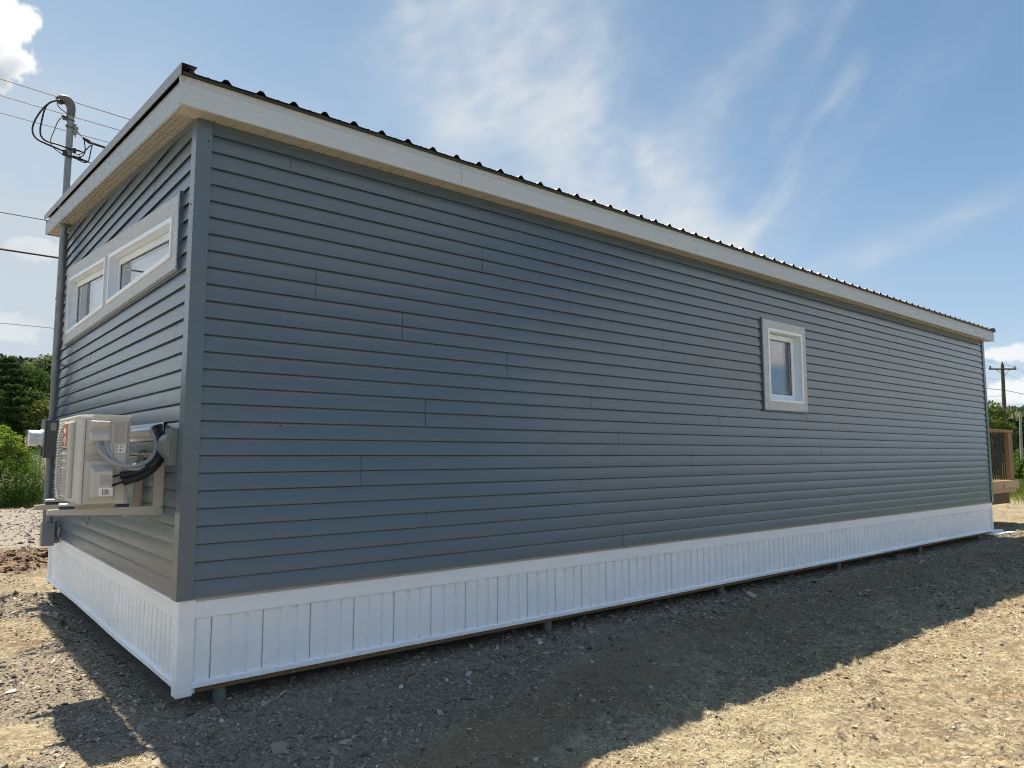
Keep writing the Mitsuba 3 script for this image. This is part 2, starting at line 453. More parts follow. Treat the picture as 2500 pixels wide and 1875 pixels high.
joints = {0: (3.73, 7.42, 11.08), 1: (1.644, 5.308, 9.008, 12.658), 2: (3.202, 6.88, 10.548), 3: (1.116, 4.763, 8.452, 12.134), 4: (3.692, 7.387, 11.067), 5: (1.622, 5.265, 8.957, 12.643),
          6: (3.337, 7.071, 10.724), 7: (2.385, 8.212, 11.893), 8: (1.42, 5.056, 9.702), 9: (.76, 4.355, 9.008, 12.695), 10: (3.081, 7.708, 11.4), 11: (2.134, 5.791, 9.45), 12: (3.707, 7.391, 11.099), 13: (.565, 4.235, 7.942, 11.655)}
jr = np.random.default_rng(3)
WT = (6.100, 7.064, 1.311, 2.359)      # siding is cut back to the J-channel round the casing
for row in range(14):
    xs = [.066, *joints[row], LX + .004]
    for i in range(len(xs) - 1):
        ga, gb = jr.uniform(.0010, .0024), jr.uniform(.0010, .0024)
        m = panel(row, xs[i] + (ga if i else 0), xs[i + 1] - (gb if i < len(xs) - 2 else 0), front, row * 7 + i)
        if row == 13:
            m = cut(m, (0, 0, -1), (0, 0, 2.812))
        if xs[i] < WT[1] and xs[i + 1] > WT[0] and 2 * row * H < WT[3] and (2 * row + 2) * H > WT[2]:
            mid = cut(cut(m, (1, 0, 0), (WT[0], 0, 0)), (-1, 0, 0), (WT[1], 0, 0))
            ps = [cut(m, (-1, 0, 0), (WT[0], 0, 0)), cut(m, (1, 0, 0), (WT[1], 0, 0)), cut(mid, (0, 0, -1), (0, 0, WT[2])), cut(mid, (0, 0, 1), (0, 0, WT[3]))]
            ps = [q for q in ps if q is not None]
            if not ps:
                continue
            for q in ps:
                obj("siding_panel", q, "m_siding", wall, smooth=40)
            continue
        if m is not None:
            obj("siding_panel", m, "m_siding", wall, smooth=40)

ejoints = {0: (3.69,), 1: (2.67,), 2: (1.6,), 3: (.9,), 4: (3.4,), 5: (2.32,), 6: (1.31,), 7: (.28, 3.94), 8: (2.98,), 9: (1.98,), 10: (4.4,), 11: (), 12: (), 13: (.95,), 14: (4.18,), 15: (2.6,), 16: ()}
ET = (.236, 4.388)
zbot, ztop = 1.945, lambda y: 2.432 + .0855 * (y - .255)
for row in range(17):
    ys = [.066, *ejoints[row], W - .066]
    for i in range(len(ys) - 1):
        ga, gb = jr.uniform(.0012, .0028), jr.uniform(.0012, .0028)
        m = panel(row, ys[i] + (ga if i else 0), ys[i + 1] - (gb if i < len(ys) - 2 else 0), end, 200 + row * 7 + i)
        m = cut(m, (0, SL, -1), (0, 0, zs(0) - .012))
        if m is None:
            continue
        if (2 * row + 2) * H > zbot and 2 * row * H < ztop(4.4):
            mid = cut(cut(m, (0, 1, 0), (0, ET[0], 0)), (0, -1, 0), (0, ET[1], 0))
            ps = [cut(m, (0, -1, 0), (0, ET[0], 0)), cut(m, (0, 1, 0), (0, ET[1], 0)), cut(mid, (0, 0, -1), (0, 0, zbot)), cut(mid, (0, -.0855, 1), (0, 0, ztop(0)))]
            ps = [q for q in ps if q is not None]
            if not ps:
                continue
            for q in ps:
                obj("siding_panel", q, "m_siding", wall_e, smooth=40)
            continue
        obj("siding_panel", m, "m_siding", wall_e, smooth=40)

# trims: corner posts, J-channel under the soffits
pst = .024
obj("corner_post", prism([(-pst, -pst), (.068, -pst), (.068, .002), (.002, .002), (.002, .068), (-pst, .068)], 2, -.006, 2.822), "m_siding", home)
obj("corner_post", prism([(LX, -pst), (L + pst, -pst), (L + pst, .07), (L + .001, .07), (L + .001, .002), (LX, .002)], 2, -.006, 2.822), "m_siding", home)
obj("corner_post", prism([(-pst, W - .066), (.002, W - .066), (.002, W + .001), (.07, W + .001), (.07, W + pst), (-pst, W + pst)], 2, -.006, 3.24), "m_siding", home)
obj("soffit_channel", box(.069, LX, -.016, .003, 2.790, 2.820, .003), "m_siding", home)
obj("soffit_channel", prism([(.069, zs(.069) - .034), (W - .067, zs(W - .067) - .034), (W - .067, zs(W - .067) - .002), (.069, zs(.069) - .002)], 0, -.016, .003), "m_siding", home)
screws = cat([trimesh.creation.icosphere(1, .005).apply_translation(q) for q in [(.045, -pst, 2.69), (-pst, .03, 2.3)]] +
             [trimesh.creation.icosphere(1, .0045).apply_translation(q) for q in [(1.25, -.012, 1.93), (3.3, -.011, 2.63), (2.88, -.011, 2.47), (.55, -.012, .99), (5.2, -.01, 2.28), (7.55, -.011, 2.14), (10.1, -.01, .06), (9.35, -.01, .08)]])
obj("screw_head", screws, "m_dark", home)

# ---- windows
def frame_rect(x0, x1, z0, z1, w, d0, d1, b=.004):
    """A rectangular ring in the front wall, from y=d0 (outer) to d1."""
    return cat([box(x0, x0 + w, d0, d1, z0, z1, b), box(x1 - w, x1, d0, d1, z0, z1, b), box(x0 + w, x1 - w, d0, d1, z0, z0 + w, b), box(x0 + w, x1 - w, d0, d1, z1 - w, z1, b)])


x0, x1, z0, z1 = WIN
w = obj("window", frame_rect(x0, x1, z0, z1, .034, -.044, .075), "m_pvc", home, label="small portrait casement window with grey casing")
cx0, cx1, cz0, cz1 = 6.110, 7.054, 1.321, 2.350
for q in (box(cx0, cx1, -.036, .0, cz1 - .096, cz1, .002), box(cx0, cx1, -.036, 0, cz0, cz0 + .096, .002), box(cx0, cx0 + .095, -.0358, 0, cz0 + .0965, cz1 - .0965, .002), box(cx1 - .095 + .004, cx1, -.0358, 0, cz0 + .0965, cz1 - .0965, .002)):
    obj("casing_board", q, "m_board", w)
obj("channel", cat([box(cx0 - .014, cx0 - .001, -.030, 0, cz0 - .014, cz1 + .016), box(cx1 + .001, cx1 + .010, -.022, 0, cz0 - .014, cz1 + .014), box(cx0, cx1, -.030, 0, cz0 - .014, cz0 - .001), box(cx0, cx1, -.012, 0, cz1 + .001, cz1 + .012)]), "m_siding", w)
obj("sash", frame_rect(x0 + .040, x1 - .040, z0 + .040, z1 - .040, .062, .045, .085, .006), "m_pvc", w)
obj("seal", frame_rect(x0 + .098, x1 - .098, z0 + .098, z1 - .098, .011, .058, .066, 0), "m_seal", w)
obj("pane", cat([trimesh.Trimesh([[x0 + .1, y, z0 + .1], [x1 - .1, y, z0 + .1], [x1 - .1, y, z1 - .1], [x0 + .1, y, z1 - .1]], [[0, 1, 2], [0, 2, 3]], process=False) for y in (.062, .078)]), "m_pane", w)


def trap_ring(y0, y1, zb, zt, w, d0, d1):
    """A ring with a slanted head in the end wall, from x=d0 to d1 (x is outward-negative)."""
    zt_ = lambda y: zt(y)
    return cat([prism([(y0, zb), (y0 + w, zb), (y0 + w, zt_(y0 + w)), (y0, zt_(y0))], 0, d0, d1), prism([(y1 - w, zb), (y1, zb), (y1, zt_(y1)), (y1 - w, zt_(y1 - w))], 0, d0, d1),
                prism([(y0 + w, zb), (y1 - w, zb), (y1 - w, zb + w), (y0 + w, zb + w)], 0, d0, d1), prism([(y0 + w, zt_(y0 + w) - w), (y1 - w, zt_(y1 - w) - w), (y1 - w, zt_(y1 - w)), (y0 + w, zt_(y0 + w))], 0, d0, d1)])


casing = obj("window_casing", box(-.004, .004, .28, 4.35, zbot + .03, zbot + .05), "m_board", home, label="grey wood-grain casing round the slanted pair of windows")
ct = lambda y: 2.420 + .0855 * (y - .255)
cb, cy0, cy1 = 1.958, .252, 4.372
obj("casing_board", prism([(cy0, wz(cy0) + .002), (cy1, wz(cy1) + .002), (cy1, ct(cy1)), (cy0, ct(cy0))], 0, -.0362, 0), "m_board", casing)
obj("casing_board", prism([(cy0, cb), (cy1, cb), (cy1, EZ - .001), (cy0, EZ - .001)], 0, -.0362, 0), "m_board", casing)
for a, b in ((cy0, EW[0][0] - .001), (EW[0][1] + .001, EW[1][0] - .001), (EW[1][1] + .001, cy1)):
    obj("casing_board", prism([(a, EZ), (b, EZ), (b, wz(b) + .001), (a, wz(a) + .001)], 0, -.0355, 0), "m_board", casing)
obj("channel", cat([prism([(cy0 - .016, cb - .014), (cy0 - .002, cb - .014), (cy0 - .002, ct(cy0) + .025), (cy0 - .016, ct(cy0) + .022)], 0, -.034, 0),
                    prism([(cy0, cb - .014), (cy1, cb - .014), (cy1, cb - .001), (cy0, cb - .001)], 0, -.026, 0),
                    prism([(cy0, ct(cy0) + .001), (cy1, ct(cy1) + .001), (cy1, ct(cy1) + .012), (cy0, ct(cy0) + .012)], 0, -.016, 0)]), "m_siding", casing)
for y0, y1 in EW:
    w = obj("window", trap_ring(y0, y1, EZ, wz, .030, -.046, .072), "m_pvc", home, label="nearer slanted window of the end wall" if y0 < 1 else "farther slanted window of the end wall")
    sz = lambda y: wz(y) - .034
    obj("sash", trap_ring(y0 + .034, y1 - .034, EZ + .034, sz, .052, .024, .068), "m_pvc", w)
    a, b = y0 + .08, y1 - .08
    obj("seal", trap_ring(y0 + .083, y1 - .083, EZ + .083, lambda y: wz(y) - .083, .011, .034, .041), "m_seal", w)
    obj("pane", cat([trimesh.Trimesh([[x, a, EZ + .08], [x, b, EZ + .08], [x, b, wz(b) - .08], [x, a, wz(a) - .08]], [[0, 1, 2], [0, 2, 3]], process=False) for x in (.038, .054)]), "m_pane", w)

# ---- roof
zr0 = 2.994                    # top of fascia at the eave
yE = -OV
zroof = lambda y: zr0 + SL * (y - yE)
roof = obj("roof", prism([(yE + .025, zr0 - .05), (YB - .025, zroof(YB) - .05), (YB - .025, zroof(YB) - .002), (yE + .025, zr0 - .002)], 0, -OV + .025, L + OV - .025), "m_dark", home, label="low-slope roof with dark ribbed metal sheets")
RP = .2094
rx0 = .089
xsheet = -OV - .012
sheet_ends = [xsheet] + [rx0 + RP * (4 * k + .5) for k in range(0, 16)] + [L + OV + .012]
for i in range(len(sheet_ends) - 1):
    a, b = sheet_ends[i], sheet_ends[i + 1]
    pts = [(a, 0)]
    for k in range(-1, 66):
        c = rx0 + RP * k
        if a + .03 < c < b - .03:
            pts += [(c - .033, .001), (c - .010, .025), (c + .010, .025), (c + .033, .001)]
            if c + RP / 2 < b:
                pts += [(c + RP / 2 - .012, .0005), (c + RP / 2, .004), (c + RP / 2 + .012, .0005)]
    pts.append((b, .0))
    pts = np.array(pts)
    lift = .001 * (i % 2)
    ys = [-.178, YB + .02]
    v = []
    for y in ys:
        for sgn in (.012, .010):
            v.append(np.stack([pts[:, 0], pts[:, 0] * 0 + y, pts[:, 1] + zroof(y) + sgn + lift], -1))
    n = len(pts); v = np.vstack(v); f = []
    for k in range(n - 1):
        A0, A1, B0, B1 = k, n + k, 2 * n + k, 3 * n + k
        f += [[A0, A0 + 1, B0 + 1], [A0, B0 + 1, B0], [A1, B1 + 1, A1 + 1], [A1, B1, B1 + 1], [A0, A1, A1 + 1], [A0, A1 + 1, A0 + 1]]
    obj("roofing_sheet", trimesh.Trimesh(v, np.array(f), process=False), "m_roof", roof)
# closure under the sheet's edge, fascia with its stepped upper lip
obj("drip_edge", box(-OV - .004, L + OV + .004, -.166, -OV + .02, zr0 + .0005, zr0 + .0105), "m_roof", roof)
fj = [-OV, 1.827, 4.74, 7.681, 10.611, L + OV]
fprof = [(0, 2.822), (.0, 2.818), (.012, 2.818), (.016, 2.822), (.016, 2.862), (.0148, 2.863), (.0148, 2.865), (.016, 2.866), (.016, 2.902), (.0148, 2.903), (.0148, 2.905), (.016, 2.906), (.016, 2.946), (.013, 2.949), (.006, 2.951), (.006, 2.956), (.0035, 2.957), (.0035, zr0)]
for i in range(5):
    a, b = fj[i] + (.0012 if i else -.016), fj[i + 1] - (.0012 if i < 4 else -.016)
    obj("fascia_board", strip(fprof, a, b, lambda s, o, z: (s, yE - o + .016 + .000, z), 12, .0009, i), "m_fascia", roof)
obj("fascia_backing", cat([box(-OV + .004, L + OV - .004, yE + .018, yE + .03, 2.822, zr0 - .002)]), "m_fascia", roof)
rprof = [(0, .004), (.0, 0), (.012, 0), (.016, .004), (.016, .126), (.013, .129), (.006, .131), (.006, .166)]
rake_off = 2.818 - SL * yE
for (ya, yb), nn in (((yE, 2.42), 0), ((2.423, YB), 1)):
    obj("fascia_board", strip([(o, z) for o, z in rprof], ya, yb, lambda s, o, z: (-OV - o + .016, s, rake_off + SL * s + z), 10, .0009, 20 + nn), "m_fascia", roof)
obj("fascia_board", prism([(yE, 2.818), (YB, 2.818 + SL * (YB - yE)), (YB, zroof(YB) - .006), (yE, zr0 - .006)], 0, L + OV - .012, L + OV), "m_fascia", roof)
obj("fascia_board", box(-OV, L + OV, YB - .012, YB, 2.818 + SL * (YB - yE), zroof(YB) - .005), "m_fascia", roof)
# metal rake trims over the sheet edge
for xa, s in ((-OV, -1), (L + OV, 1)):
    q = lambda z: [(yE - .030, z + zr0 - SL * .030), (YB + .022, z + zroof(YB) + SL * .022)]
    a, b = q(-.012), q(.056)
    obj("rake_trim", prism([a[0], a[1], b[1], b[0]], 0, min(xa + s * .014, xa + s * .018), max(xa + s * .014, xa + s * .018)), "m_rake", roof)
    a, b = q(.0525), q(.056)
    obj("rake_trim", prism([a[0], a[1], b[1], b[0]], 0, min(xa + s * .0135, xa - s * .07), max(xa + s * .0135, xa - s * .07)), "m_roof", roof)

# ---- soffits
sof = obj("soffit", cat([box(-OV + .02, L + OV - .02, yE + .03, .05, 2.834, 2.840), prism([(.05, zs(.05) + .012), (YB - .02, zs(YB) + .012), (YB - .02, zs(YB) + .018), (.05, zs(.05) + .018)], 0, -OV + .02, .05)]), "m_soffit", home)
obj("soffit_panel", prism([(W, zs(W) - .002), (YB - .014, zs(YB) - .004), (YB - .014, zs(YB)), (W, zs(W) + .002)], 0, -.0, L + OV - .02), "m_soffit", sof)
for k in range(-1, 33):
    a, b = max(.179 + .408 * (k - 1) + .0015, -.02), min(.179 + .408 * k - .0015, L + OV - .022)
    if b - a < .03:
        continue
    pts = [(a, .004), (a, 0)]
    for r in (1, 2, 3):
        c = .179 + .408 * (k - 1) + r * .102
        if a + .01 < c < b - .01:
            pts += [(c - .006, 0), (c - .003, .006), (c + .003, .006), (c + .006, 0)]
    pts += [(b, 0), (b, .004)]
    obj("soffit_panel", strip([(p[0], p[1]) for p in pts], yE + .017, .004, lambda s, o, z: (o, s, 2.821 + z + .0 * s), 1), "m_soffit", sof)
for k in range(13):
    a, b = max(-.13 + .408 * k + .0015, .0), min(-.13 + .408 * (k + 1) - .0015, YB - .016)
    pts = [(a, .004), (a, 0)]
    for r in (1, 2, 3):
        c = -.13 + .408 * k + r * .102
        if c > a + .01:
            pts += [(c - .006, 0), (c - .003, .006), (c + .003, .006), (c + .006, 0)]
    pts += [(b, 0), (b, .004)]
    obj("soffit_panel", strip([(p[0], p[1]) for p in pts], -OV + .017, -.001 if a < W - .3 else .3, lambda s, o, z: (s, o, zs(o) + z), 1), "m_perforated", sof)
# mitre piece of the corner, a little crumpled
cm = trimesh.Trimesh([[-OV + .014, yE + .014, 2.8195], [.0, .0, 2.822], [.012, .0, 2.8215], [-.02, yE + .016, 2.8195], [-OV + .016, -.02, 2.8195], [.0, .012, 2.8215], [-.05, -.05, 2.812]], [[0, 3, 6], [3, 2, 6], [2, 1, 6], [1, 5, 6], [5, 4, 6], [4, 0, 6]], process=False)
obj("soffit_mitre", cm, "m_soffit", sof)

# ---- skirting
zb, zt = -.470, -.119
sk = obj("skirting", cat([box(.05, L - .05, .050, .056, -.50, -.01), prism([(.05, -.50), (W - .05, -.50), (W - .05, -.01), (.05, -.01)], 0, .050, .056), box(.05, L - .05, W - .06, W - .05, -.6, -.01), box(L - .06, L - .05, .05, W - .05, -.52, -.01)]), "m_white", home)


def skirt(s0, width, place, clip=None):
    e = s0 + width
    t = width / 3
    pl = [(s0 + .001, .014), (s0 + .0012, .0)]
    for k in (1, 2):
        c = s0 + t * k
        pl += [(c - .0120, 0), (c - .0108, .0150), (c + .0096, .0150), (c + .0120, 0)]
    pl += [(e - .0130, 0), (e - .0120, .0085), (e - .0034, .0090), (e - .0027, .013)]
    pl = np.array(pl)
    if clip:
        pl[:, 0] = np.clip(pl[:, 0], *clip)
    v = np.vstack([np.stack(place(pl[:, 0], pl[:, 1], pl[:, 0] * 0 + z), -1) for z in (zb - .004, zt + .004)])
    n = len(pl); f = []
    for k in range(n - 1):
        f += [[k, k + 1, n + k + 1], [k, n + k + 1, n + k]]
    return trimesh.Trimesh(v, np.array(f), process=False)


PW = .3043
for k in range(-1, 44):
    a = .1929 + PW * k
    if a + PW < .09 or a > L - .07:
        continue
    obj("skirt_panel", skirt(a, PW, lambda s, o, z: (s, .020 + o, z), (.08, L - .055)), "m_white", sk)
for k in range(-1, 16):
    a = .12 + PW * k
    if a > W - .07:
        continue
    obj("skirt_panel", skirt(a, PW, lambda s, o, z: (.020 + o, s, z), (.07, W - .055)), "m_white", sk)
bprof = [(.0, zt + .004), (.012, zt), (.014, zt + .003), (.0138, -.026), (.010, -.022), (-.012, -.020)]
for a, b in ((.088, 4.9), (4.9015, 9.578), (9.580, L - .05)):
    obj("belt_board", strip(bprof, a, b, lambda s, o, z: (s, .020 - o, z), 24, .0012, a), "m_white", sk)
obj("belt_board", strip(bprof, .088, W - .05, lambda s, o, z: (.020 - o, s, z), 14, .0012, 31), "m_white", sk)
obj("starter_strip", cat([box(.07, L - .05, .012, .02, -.021, .004), box(.012, .02, .07, W - .05, -.021, .004)]), "m_soffit", sk)
rail = [(-.006, zb + .003), (.004, zb + .002), (.016, zb - .003), (.018, zb - .006), (.018, zb - .030), (.015, zb - .033), (-.01, zb - .033)]
obj("bottom_rail", strip(rail, .09, L - .05, lambda s, o, z: (s, .020 - o, z + .0025 * np.sin(s * 1.3)), 60, .0010, 41), "m_white", sk)
obj("bottom_rail", strip(rail, .09, W - .05, lambda s, o, z: (.020 - o, s, z + .004 * np.sin(s * 2.3 + 1)), 40, .0025, 42), "m_white", sk)
obj("corner_cover", box(0, .090, 0, .088, -.542, -.0075, .004), "m_white", sk)
obj("corner_cover", box(L - .055, L + .004, -.002, .09, -.53, -.0075, .004), "m_white", sk)
obj("corner_cover", box(-.002, .09, W - .055, W + .03, -.535, -.0075, .004), "m_white", sk)
obj("sill_beam", box(.10, L - .06, .036, .074, -.537, -.4985, .003), "m_sill", home)
obj("sill_beam", prism([(.10, -.537), (W - .06, -.537), (W - .06, -.4985), (.10, -.4985)], 0, .036, .074), "m_sill", home)
np_ = obj("nail_plate", box(.092, .112, .026, .035, -.536, -.506, .002), "m_pvc", home)
obj("pull_ring", cat([tube(spline([(.70 + .008 * math.cos(t), .030, -.520 + .012 * math.sin(t)) for t in np.linspace(0, 2 * math.pi, 9)], 12), .002, 6)]), "m_steel", home)
for x in (.274, 2.905, 5.349, 7.901, 10.42, 12.897):
    obj("pier", cyl((x, .100, -.72), (x, .100, -.5375), .037, 20), "m_pier", home)
    obj("pier", cyl((x, 2.3, -.72), (x, 2.3, -.53), .038, 12), "m_pier", home)

# ---------------------------------------------------------------- heat pump on its bracket
unit = thing("outdoor_unit", "beige heat pump unit with wire grille standing on the wall bracket", "heat pump")
AX0, AX1, AY0, AY1, AZ0, AZ1 = -.478, -.230, .272, 1.072, .538, 1.022
plan = [(AX0 + .012, AY0), (AX1 - .02, AY0), (AX1 - .006, AY0 + .006), (AX1, AY0 + .02), (AX1, AY1), (AX0, AY1), (AX0, AY0 + .16), (AX0 + .0, AY0 + .012), (AX0 + .004, AY0 + .004)]


def opened():
    m = prism(plan, 2, AZ0, AZ1)
    body = Manifold(__import__("manifold3d").Mesh(np.asarray(m.vertices, np.float32), np.asarray(m.faces, np.uint32)))
    hole = Manifold.cube([.09, .312, .468]).translate([AX0 - .02, .755, .545])
    r = (body - hole).to_mesh()
    return trimesh.Trimesh(r.vert_properties[:, :3], r.tri_verts, process=False)


obj("case", opened(), "m_case", unit)
obj("fan_shroud", box(AX0 + .0685, AX0 + .0695, .757, 1.065, .547, 1.011), "m_dark", unit)
lid_plan = [(AX0 - .004, AY0 + .19), (AX0 - .004, AY0 + .10), (AX0 + .05, AY0 - .004), (AX1 - .05, AY0 - .004), (AX1 - .01, AY0 - .004), (AX1 + .004, AY0 + .012), (AX1 + .004, AY1 + .004), (AX0 - .004, AY1 + .004)]
top_in = [(x * .97 - .0106, y * .985 + .01) for x, y in lid_plan]
hull = trimesh.convex.convex_hull(np.vstack([[(x, y, z) for x, y in lid_plan for z in (1.012, 1.034)], [(x, y, 1.044) for x, y in top_in]]))
obj("lid", hull, "m_case", unit, smooth=False)
obj("lid_screw", cat([cyl((x, AY0 - .007, 1.020), (x, AY0 - .001, 1.020), .0055, 10) for x in (-.455, -.262)] + [cyl((-.237, AY0 - .004, .985), (-.237, AY0 + .002, .985), .004, 8)]), "m_steel", unit)
fan = obj("fan", cat([cyl((AX0 + .062, .83, .782), (AX0 + .066, .83, .782), .203, 40)]), "m_black", unit)
bl = []
for k in range(3):
    t = np.linspace(0, 1.3, 8) + k * 2.094
    for r0, r1 in ((.05, .18),):
        v = np.array([(AX0 + .030 + .018 * (i / 7), .83 + r * math.cos(a), .782 + r * math.sin(a)) for i, a in enumerate(t) for r in (r0, r1)])
        f = [[2 * i, 2 * i + 1, 2 * i + 3] for i in range(7)] + [[2 * i, 2 * i + 3, 2 * i + 2] for i in range(7)]
        bl.append(trimesh.Trimesh(v, f, process=False))
bl.append(cyl((AX0 + .02, .83, .782), (AX0 + .05, .83, .782), .05, 20))
obj("blade", cat(bl), "m_boxgrey", fan)
# wire grille bulging from the front
gy = lambda z: AX0 - .004 - .026 * (1 - ((z - .782) / .25) ** 4)
gr = []
for k in range(29):
    z = .552 + .46 * k / 28
    xo = min(gy(z), AX0 - .004)
    gr.append(tube(spline([(AX0 - .001, .752, z), (xo, .766, z), (xo, .88, z), (AX0 + (xo - AX0) * .75, .99, z), (AX0 - .003, 1.066, z)], 12), .0026, 6))
for y in np.linspace(.772, 1.064, 8):
    gr.append(tube([(AX0 + (min(gy(z), AX0 - .004) + .002 - AX0) * (1 if y < .9 else max(.12, 1 - ((y - .88) / .19) ** 1.6)), y, z) for z in np.linspace(.548, 1.014, 14)], .0026, 6))
obj("grille", cat(gr), "m_wire", unit, smooth=True)
fp = rbox(AX0 - .026, AX0 + .004, .500, .742, .560, 1.010, .014)
front_plate = obj("front_plate", fp, "m_case", unit, smooth=30)
obj("badge_backing", box(AX0 - .0275, AX0 - .024, .590, .726, .866, .998, .0015), "m_orange", front_plate, label="orange badge with two white chevrons and bars")
xb = AX0 - .0290
yc = .658


def zig(z, d):
    w, t, hgt = .040, .012, .020
    return prism([(yc - w, z + d * hgt), (yc - w, z + d * (hgt + t * 1.3)), (yc, z + d * t * 1.3), (yc + w, z + d * (hgt + t * 1.3)), (yc + w, z + d * hgt), (yc, z)], 0, xb, xb + .0018)


obj("badge_mark", cat([zig(.9355, 1), zig(.9275, -1), box(xb, xb + .0018, yc - .010, yc + .010, .964, .988), box(xb, xb + .0018, yc - .010, yc + .010, .876, .900)]), "m_pvc", front_plate)
obj("grey_insert", box(AX0 - .0272, AX0 - .02, .560, .728, .580, .858, .002), "m_plate", front_plate)
obj("ridge", cat([rbox(AX0 - .033, AX0 - .022, .566, .730, z - .005, z + .005, .0045, 2) for z in (.822, .780, .738)]), "m_wire", front_plate)
lt = []
for i, c in enumerate(np.linspace(.60, .71, 6)):
    lt.append(box(AX0 - .0285, AX0 - .0265, c - .006, c + .004, .844, .855))
obj("lettering", cat(lt), "m_boxgrey", front_plate)
obj("side_seam", cat([box(-.4660, -.4605, AY0 - .0016, AY0 + .002, .545, 1.012), box(-.2480, -.2462, AY0 - .0012, AY0 + .002, .56, 1.0)]), "m_seam", unit)
# service side: electrical cover with its grip, valve cover, stamped frames, stickers
ec = obj("electrical_cover", box(-.453, -.332, AY0 - .0075, AY0 + .004, .864, 1.014, .006), "m_case", unit)


def dome(x0, x1, z0, z1, d, taper_t, taper_b, inset):
    pts = [(x, AY0 - .006, z) for x in (x0, x1) for z in (z0, z1)] + [(x, AY0 - .006 - d, z) for x, z in ((x0 + inset, z0 + taper_b), (x1 - inset, z0 + taper_b), (x0 + inset, z1 - taper_t), (x1 - inset, z1 - taper_t))]
    m = trimesh.convex.convex_hull(np.array(pts))
    b = Manifold(__import__("manifold3d").Mesh(np.asarray(m.vertices, np.float32), np.asarray(m.faces, np.uint32)))
    r = Manifold.sphere(.005, 12)
    mk = Manifold.batch_hull([r.translate([float(a) for a in p]) for p in m.vertices]).to_mesh()
    return trimesh.Trimesh(mk.vert_properties[:, :3], mk.tri_verts, process=False)


obj("grip", dome(-.437, -.343, .960, 1.004, .020, .004, .020, .008), "m_case", ec, smooth=40)
obj("cable_hood", dome(-.442, -.340, .892, .952, .030, .026, .006, .012), "m_case", ec, smooth=40)
obj("screw", cat([cyl((x, AY0 - .010, 1.006), (x, AY0 - .004, 1.006), .004, 8) for x in (-.446, -.338)]), "m_steel", ec)
obj("cable_gland", cat([tube([(x, AY0 - .022, .905), (x, AY0 - .024, .880)], .0135, 14) for x in (-.404, -.366)]), "m_greyhose", ec, smooth=40)
vc = obj("valve_cover", dome(-.428, -.322, .575, .752, .052, .035, .012, .010), "m_case", unit, smooth=40)
obj("sticker", box(-.388, -.334, AY0 - .0645, AY0 - .0615, .640, .700), "m_label", vc)
obj("barcode_sticker", box(-.393, -.324, AY0 - .0645, AY0 - .0615, .584, .629), "m_barcode", vc)
obj("valve_plate", box(-.448, -.306, AY0 - .0035, AY0 + .003, .556, .775, .003), "m_case", unit)
obj("plate_screw", cat([cyl((x, AY0 - .008, .566), (x, AY0 - .002, .566), .006, 10) for x in (-.440, -.316)]), "m_steel", unit)
obj("side_frame", cat([box(a, b, AY0 - .004, AY0 + .002, c, d, .0018) for a, b, c, d in ((-.318, -.314, .79, 1.0), (-.256, -.252, .56, 1.0), (-.318, -.252, 1.0, 1.004), (-.303, -.300, .56, .76), (-.268, -.265, .56, .76))]), "m_case", unit)
obj("rating_label", box(-.311, -.262, AY0 - .0022, AY0 + .002, .880, .999), "m_label", unit)
obj("barcode_sticker", box(-.312, -.258, AY0 - .0026, AY0 + .002, .826, .873), "m_barcode", unit)
obj("caution_label", box(-.457, -.312, AY0 - .0020, AY0 + .002, .780, .822), "m_label", unit)
ft = []
for y in (.400, .920):
    for x in (-.505, -.243):
        pass
for y in (.400, .920):
    obj("foot", rbox(-.552, -.44, y - .035, y + .035, .524, .540, .006, 2), "m_case", unit)
    obj("foot", box(-.27, -.205, y - .03, y + .03, .526, .540, .004), "m_case", unit)

bracket = thing("wall_bracket", "beige steel bracket with two long arms bolted to the end wall", "bracket")
for y in (.400, .920):
    a = prism([(-.015, .452), (-.608, .478), (-.608, .5065), (-.015, .5065)], 1, y - .018, y - .0155)
    arm = obj("arm", cat([a, prism([(-.015, .5035), (-.608, .5035), (-.608, .5065), (-.015, .5065)], 1, y - .0155, y + .018), box(-.608, -.605, y - .018, y + .018, .479, .506)]), "m_bracket", bracket)
    up = prism([(-.012, .452), (-.068, .452), (-.068, .70), (-.058, .765), (-.045, .84), (-.03, .85), (-.012, .85)], 1, y - .0215, y - .0185)
    u = obj("upright", cat([up, box(-.017, -.0145, y - .0185, y + .03, .452, .85)]), "m_bracket", bracket)
    obj("bolt", cat([cyl((xx, y - .028, zz), (xx, y - .021, zz), .0075, 6) for xx, zz in ((-.026, .498), (-.050, .470))]), "m_steel", u)
    for xx, ln in ((-.515, .075), (-.232, .07)):
        pad = obj("rubber_pad", rbox(xx - ln / 2, xx + ln / 2, y - .024, y + .024, .5068, .5262, .005, 2), "m_blue", bracket, label="dark blue rubber pad under the unit's foot")
obj("cross_bar", cat([box(-.020, -.0155, .33, 1.0, .795, .826, .001), box(-.045, -.0205, .385, 1.0, .815, .826, .001)]), "m_bracket", bracket)
obj("drain_stub", cyl((-.17, .62, .505), (-.165, .60, .435), .012, 12), "m_bracket", bracket)

